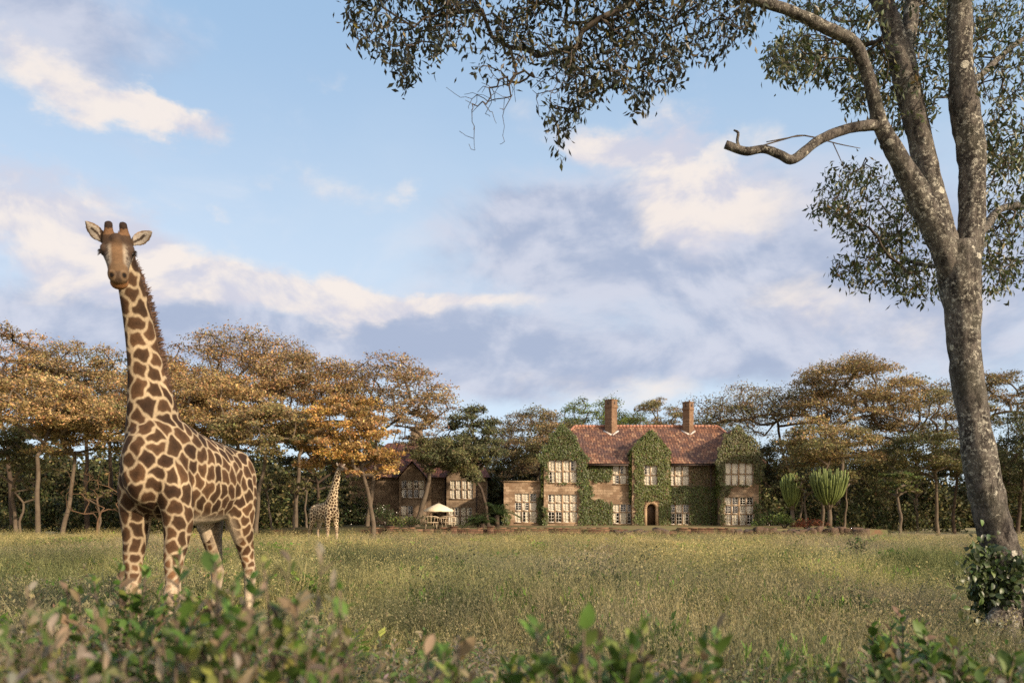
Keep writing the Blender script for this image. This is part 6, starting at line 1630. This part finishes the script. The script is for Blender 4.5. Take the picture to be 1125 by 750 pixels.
def field_grass():
    rng = np.random.default_rng(11); PT, ID, SCL = [], [], []
    # bands: near to far; density falls and tufts widen with distance
    for (y0, y1, dens, wide, tall) in ((1.2, 5, 34, .8, .95), (5, 11, 42, .8, 1.0), (11, 20, 24, 1.0, 1.0), (20, 33, 9, 1.5, .85), (33, 43, 6.0, 2.0, .68), (43, 49, 7.5, 1.8, .85)):
        xm = .70 * y1 + 3; n = int((y1 - y0) * 2 * xm * dens); x = rng.uniform(-xm, xm, n); y = rng.uniform(y0, y1, n)
        k = np.abs(x) < .70 * y + 3; x, y = x[k], y[k]; n = len(x)
        # height by place: hollows and taller stands
        f = np.array([mnoise.noise(Vector((a * .16, b_ * .16, 3.3))) for a, b_ in zip(x, y)]); g = np.array([mnoise.noise(Vector((a * .45, b_ * .45, 9.1))) for a, b_ in zip(x, y)])
        t2 = np.array([mnoise.noise(Vector((a * .21, b_ * .21, 21.7))) for a, b_ in zip(x, y)])
        keep = rng.random(n) < np.clip(.85 + 1.1 * g, .16, 1)
        w = np.stack([np.full(n, .25), np.full(n, .24), .20 + .5 * (t2 > .05), .18 + .5 * (t2 > .05), .28 + .4 * (f > 0), .22 + .4 * (f > 0), .16 + .6 * (f < -.08), .14 + .6 * (f < -.08), .06 + .30 * (g > .22), np.full(n, .2)], 1)
        w = (w / w.sum(1)[:, None]).cumsum(1); k2 = (rng.random((n, 1)) > w).sum(1)
        h = tall * (1 + .6 * f + .5 * g) * rng.uniform(.75, 1.2, n) * np.interp(x + 0 * y, [2.0, 5.0], [1, .88])
        x, y, k2, h = x[keep], y[keep], k2[keep], h[keep]
        # trampled free of the near lens and of the trunk foot
        PT.append(np.stack([x, y, ground_z(x, y)], 1)); ID.append(k2); ws = wide * rng.uniform(.6, 1.5, len(x)); h = h * np.where(k2 == 8, 1.35, 1.0); SCL.append(np.stack([ws, ws, h], 1))
    # taller tussocks standing out of the sward in loose groups
    n = 5200; y = 7 + 37 * rng.random(n) ** .8; x = rng.uniform(-1, 1, n) * (.68 * y + 2); g = np.array([mnoise.noise(Vector((a * .33, b_ * .33, 40.0))) + .5 * mnoise.noise(Vector((a * 1.1, b_ * 1.1, 50.0))) for a, b_ in zip(x, y)])
    k = (g > .16) & (np.hypot(x + 3.4, y - 8.4) > 1.1) & (y < 43); x, y, g = x[k], y[k], g[k]; n = len(x)
    PT.append(np.stack([x, y, ground_z(x, y)], 1)); ID.append(rng.choice([0, 3, 4, 6, 7, 8, 9], n, p=[.14, .2, .12, .14, .14, .16, .10])); ws = rng.uniform(1.3, 2.6, n); SCL.append(np.stack([ws, ws, rng.uniform(1.1, 1.75, n) * np.interp(y, [7, 20, 43], [1.0, .95, .8])], 1))
    PT, ID, SCL = np.vstack(PT), np.concatenate(ID), np.vstack(SCL)
    near_foot = np.clip((np.hypot(PT[:, 0] - 5.7, (PT[:, 1] - 8.2) * .7) - .5) / 1.4, .55, 1); SCL[:, 2] *= near_foot
    scatter('grass', PT, ID, SCL, rng)
field_grass()


M_fgleaf = mat_leaf('shrub leaf', 1.0, .30, .5, .3)
M_fgstem = mat_noise('shrub stem', (0.13, 0.095, 0.065), (0.075, 0.055, 0.04), 9, .85)


def leafy_shrub(label, px, d, top_py, w, seed, dry=.35, group='leafy shrubs close to the camera', n_st=9, lf=.062, fresh=(0.080, 0.138, 0.026)):
    """knee to chest high shrub: many upright stems with oval leaves and dry tan curled ones"""
    rng = np.random.default_rng(seed); x0 = hx(px, d); top = hz(top_py, d)
    T = thing('leafy_shrub', label, 'shrub', (x0, d, 0), group)
    st = MB(); B, A, NR, L, W, CU, CO = [], [], [], [], [], [], []
    for i in range(n_st):
        a = rng.uniform(0, 6.283); r = w * math.sqrt(rng.random()); tx = np.array([x0 + r * math.cos(a), d + r * .7 * math.sin(a), top * (1 - .30 * rng.random() ** 1.3 - .12 * (r / w)) if i else top - .03])
        b0 = np.array([x0 + .35 * r * math.cos(a), d + .3 * r * math.sin(a), -.03]); pts = catmull([b0, b0 * .5 + tx * .5 + rng.normal(0, .03, 3), tx], 7); st.tube(pts, np.linspace(.0075, .0025, len(pts)), 5)
        isdry = rng.random() < dry; m = int(rng.uniform(34, 48))
        for j in range(m):
            s = 1 - (j / m) ** 1.25 * .6; q = s * (len(pts) - 1); k = min(int(q), len(pts) - 2); b_ = pts[k] + (pts[k + 1] - pts[k]) * (q - k)
            an = j * 2.4 + a; out = np.array([math.cos(an), math.sin(an), 0]); up = rng.uniform(.35, 1.7) if j > 5 else rng.uniform(.9, 2.2)
            dl = rng.random() < (.72 if isdry else .16)
            ax = unit(out + np.array([0, 0, up if not dl else rng.uniform(-.7, .5)])); nr = unit(np.array([0, 0, 1.0]) - ax * ax[2] + rng.normal(0, .28, 3)); nr = unit(nr - ax * (nr @ ax))
            B.append(b_); A.append(ax); NR.append(nr); ln = lf * rng.uniform(.55, 1.25) * (.72 if j < 3 else 1) * (.72 if dl else 1); L.append(ln); W.append(ln * (rng.uniform(.5, .68) if not dl else rng.uniform(.28, .45))); CU.append(rng.uniform(0, .25) if not dl else rng.uniform(.2, .8))
            c = np.array(fresh) * rng.uniform(.6, 1.35) if not dl else np.array((0.225, 0.180, 0.110)) * rng.uniform(.5, 1.25)
            if not dl and rng.random() < .2: c = np.array((0.22, 0.235, 0.06))
            if not dl and rng.random() < .16: c = np.array((0.20, 0.14, 0.08))
            CO.append(c)
    st.build('stem', M_fgstem, T, smooth=True)
    V, F = leaf_shapes(np.array(B), np.array(A), np.array(NR), np.array(L), np.array(W), np.array(CU))
    obj('foliage', V, F, M_fgleaf, T, vcol(np.array(CO), rng, len(B), len(LEAF_T), .10, .05), smooth=True)
    return T


FG = [
    ('tan dry leafed shrub at the bottom left corner', 8, 1.9, 690, .20, .70), ('low shrub of tan and green leaves right of the bottom left corner', 50, 2.1, 664, .20, .60),
    ('leafy shrub with large dark green leaves left of the giraffe front legs', 118, 2.7, 620, .24, .20), ('taller leafy shrub before the giraffe far front leg', 152, 3.3, 618, .22, .15),
    ('brownish dry shrub below the giraffe near front leg', 196, 2.0, 644, .17, .62), ('fresh green shrub with one high sprig reaching the giraffe belly', 192, 2.6, 598, .05, .0),
    ('tall blurred shrub right of the giraffe hind legs', 240, 1.75, 604, .14, .35), ('tall blurred shrub with tan tips just right of the giraffe', 286, 1.75, 604, .14, .45),
    ('brown stemmed shrub below the giraffe rump', 262, 2.3, 622, .22, .50), ('lone upright sprig with a broad green leaf in the left foreground', 384, 1.75, 630, .035, .40),
    ('green leaved shrub in the lower left centre', 330, 2.2, 672, .18, .35), ('olive low shrub left of the lower centre', 420, 2.1, 690, .20, .40), ('low tan topped shrub at bottom centre left', 470, 1.9, 694, .16, .60),
    ('pointed green shrub left of the centre foreground clump', 602, 1.85, 676, .07, .25), ('dense centre foreground clump with green and tan leaves', 662, 1.85, 660, .13, .42), ('right hand sprig of the centre foreground clump', 712, 1.9, 668, .09, .40),
    ('dark green leaved shrub at bottom right of centre', 762, 1.95, 680, .09, .10), ('low shrub at the bottom between the centre clump and the right plants', 560, 2.0, 712, .16, .50), ('dry curled low shrub at the bottom right of centre', 868, 1.9, 722, .20, .85),
    ('young bright leaved plant in front of the big trunk', 990, 3.7, 668, .20, .08), ('broad leaved plant at the lower right before the big trunk', 1040, 3.0, 692, .26, .10), ('yellowish green plant in the bottom right corner', 1088, 2.5, 705, .22, .15), ('low green plant left of the bright leaved plant', 945, 3.2, 712, .22, .25),
]
for i, (lab, px, d, ty, w, dry) in enumerate(FG):
    n = 3 if w < .06 else int(8 + w * 78)
    leafy_shrub(lab, px, d, ty, w, 500 + i, dry * .65, n_st=n, lf=.056 + .012 * (px > 900))


# dry and green weeds standing between the near shrubs (uncountable)
NEARC = bpy.data.collections.new('near weeds')


def weed(i, h, n, seed, leaf, cols):
    rng = np.random.default_rng(seed); Vs, Fs, Cs = [], [], []; cnt = 0
    for s in range(n):
        a = rng.uniform(0, 6.283); b0 = np.array([.12 * math.cos(a), .12 * math.sin(a), -.03]) * rng.random(); tp = np.array([rng.normal(0, .13), rng.normal(0, .13), h * rng.uniform(.7, 1.05)])
        pts = catmull([b0, b0 * .5 + tp * .5 + rng.normal(0, .02, 3), tp], 5); V, F = tube_geo(pts, np.linspace(.0045, .0015, len(pts)), 4, False)
        Vs.append(V); Fs.append(np.array(F) + cnt); cnt += len(V); Cs.append(np.tile((.19, .145, .10), (len(V), 1)))
        m = 22; q = 1 - (np.arange(m) / m) ** 1.2 * .7; k = np.minimum((q * (len(pts) - 1)).astype(int), len(pts) - 2); fr = (q * (len(pts) - 1) - k)[:, None]; bb = pts[k] * (1 - fr) + pts[k + 1] * fr
        an = np.arange(m) * 2.4 + a; ax = unit(np.stack([np.cos(an), np.sin(an), rng.uniform(-.2, 2.0, m)], 1)); nr = unit(rng.normal(0, .4, (m, 3)) + (0, 0, 1)); nr = unit(nr - ax * (nr * ax).sum(1)[:, None]); L = leaf * rng.uniform(.6, 1.3, m)
        V, F = leaf_shapes(bb, ax, nr, L, L * rng.uniform(.3, .55, m), rng.uniform(0, .6, m)); Vs.append(V); Fs.append((F + cnt)); cnt += len(V)
        c = np.array(cols)[rng.integers(0, len(cols), m)]; Cs.append(vcol(c, rng, m, len(LEAF_T), .25))
    tri = [f for f in Fs if f.shape[1] == 3]; qd = [f for f in Fs if f.shape[1] == 4]
    o = bpy.data.objects.new(f'weed_{i:02d}', np_mesh(f'weed_{i:02d}', np.vstack(Vs), [np.vstack(tri), np.vstack(qd)], [M_fgleaf], np.vstack(Cs))); NEARC.objects.link(o)


TAN, GRN, OLV, GRY = (.24, .195, .12), (.075, .125, .028), (.135, .145, .052), (.205, .175, .13)
for i, a in enumerate(((1.0, 7, 1, .045, [TAN, TAN, GRY, OLV]), (1.0, 6, 2, .05, [GRN, OLV, GRN, TAN]), (1.0, 7, 3, .04, [TAN, GRY, GRY, GRN]), (1.0, 5, 4, .05, [OLV, TAN, GRN]))): weed(i, *a)


def near_weeds():
    rng = np.random.default_rng(44); TUF = TUFTS
    n = 2300; y = rng.uniform(1.6, 6.0, n) ** 1.0; x = rng.uniform(-1, 1, n) * (.72 * y + .6)
    px = CX + x / y * FPX
    hgt = np.interp(px, [-100, 60, 330, 450, 600, 820, 900, 1000, 1200], [1.12, 1.20, 1.20, .96, .92, .93, .88, .95, 1.0]) * np.interp(y, [1.25, 2.2, 3.4, 6.0], [1.12, 1.06, .88, .50])
    g = np.array([mnoise.noise(Vector((a * .9, b_ * .9, 2.2))) for a, b_ in zip(x, y)])
    h = hgt * (1 + .16 * g) * rng.uniform(.66, 1.05, n); keep = (rng.random(n) < np.interp(y, [1.25, 3, 6], [.95, .6, .22]) * np.clip(.55 + 2.0 * g, .12, 1)); keep &= ~((np.abs(x) < .25) & (y < 1.5))
    pts = np.stack([x, y, np.zeros(n)], 1)[keep]; s = np.stack([np.full(n, .9), np.full(n, .9), h], 1)[keep]; idx = rng.choice(4, n, p=[.22, .36, .22, .20])[keep]
    globals()['TUFTS'] = NEARC; scatter('weeds', pts, idx, s, rng); globals()['TUFTS'] = TUF
near_weeds()
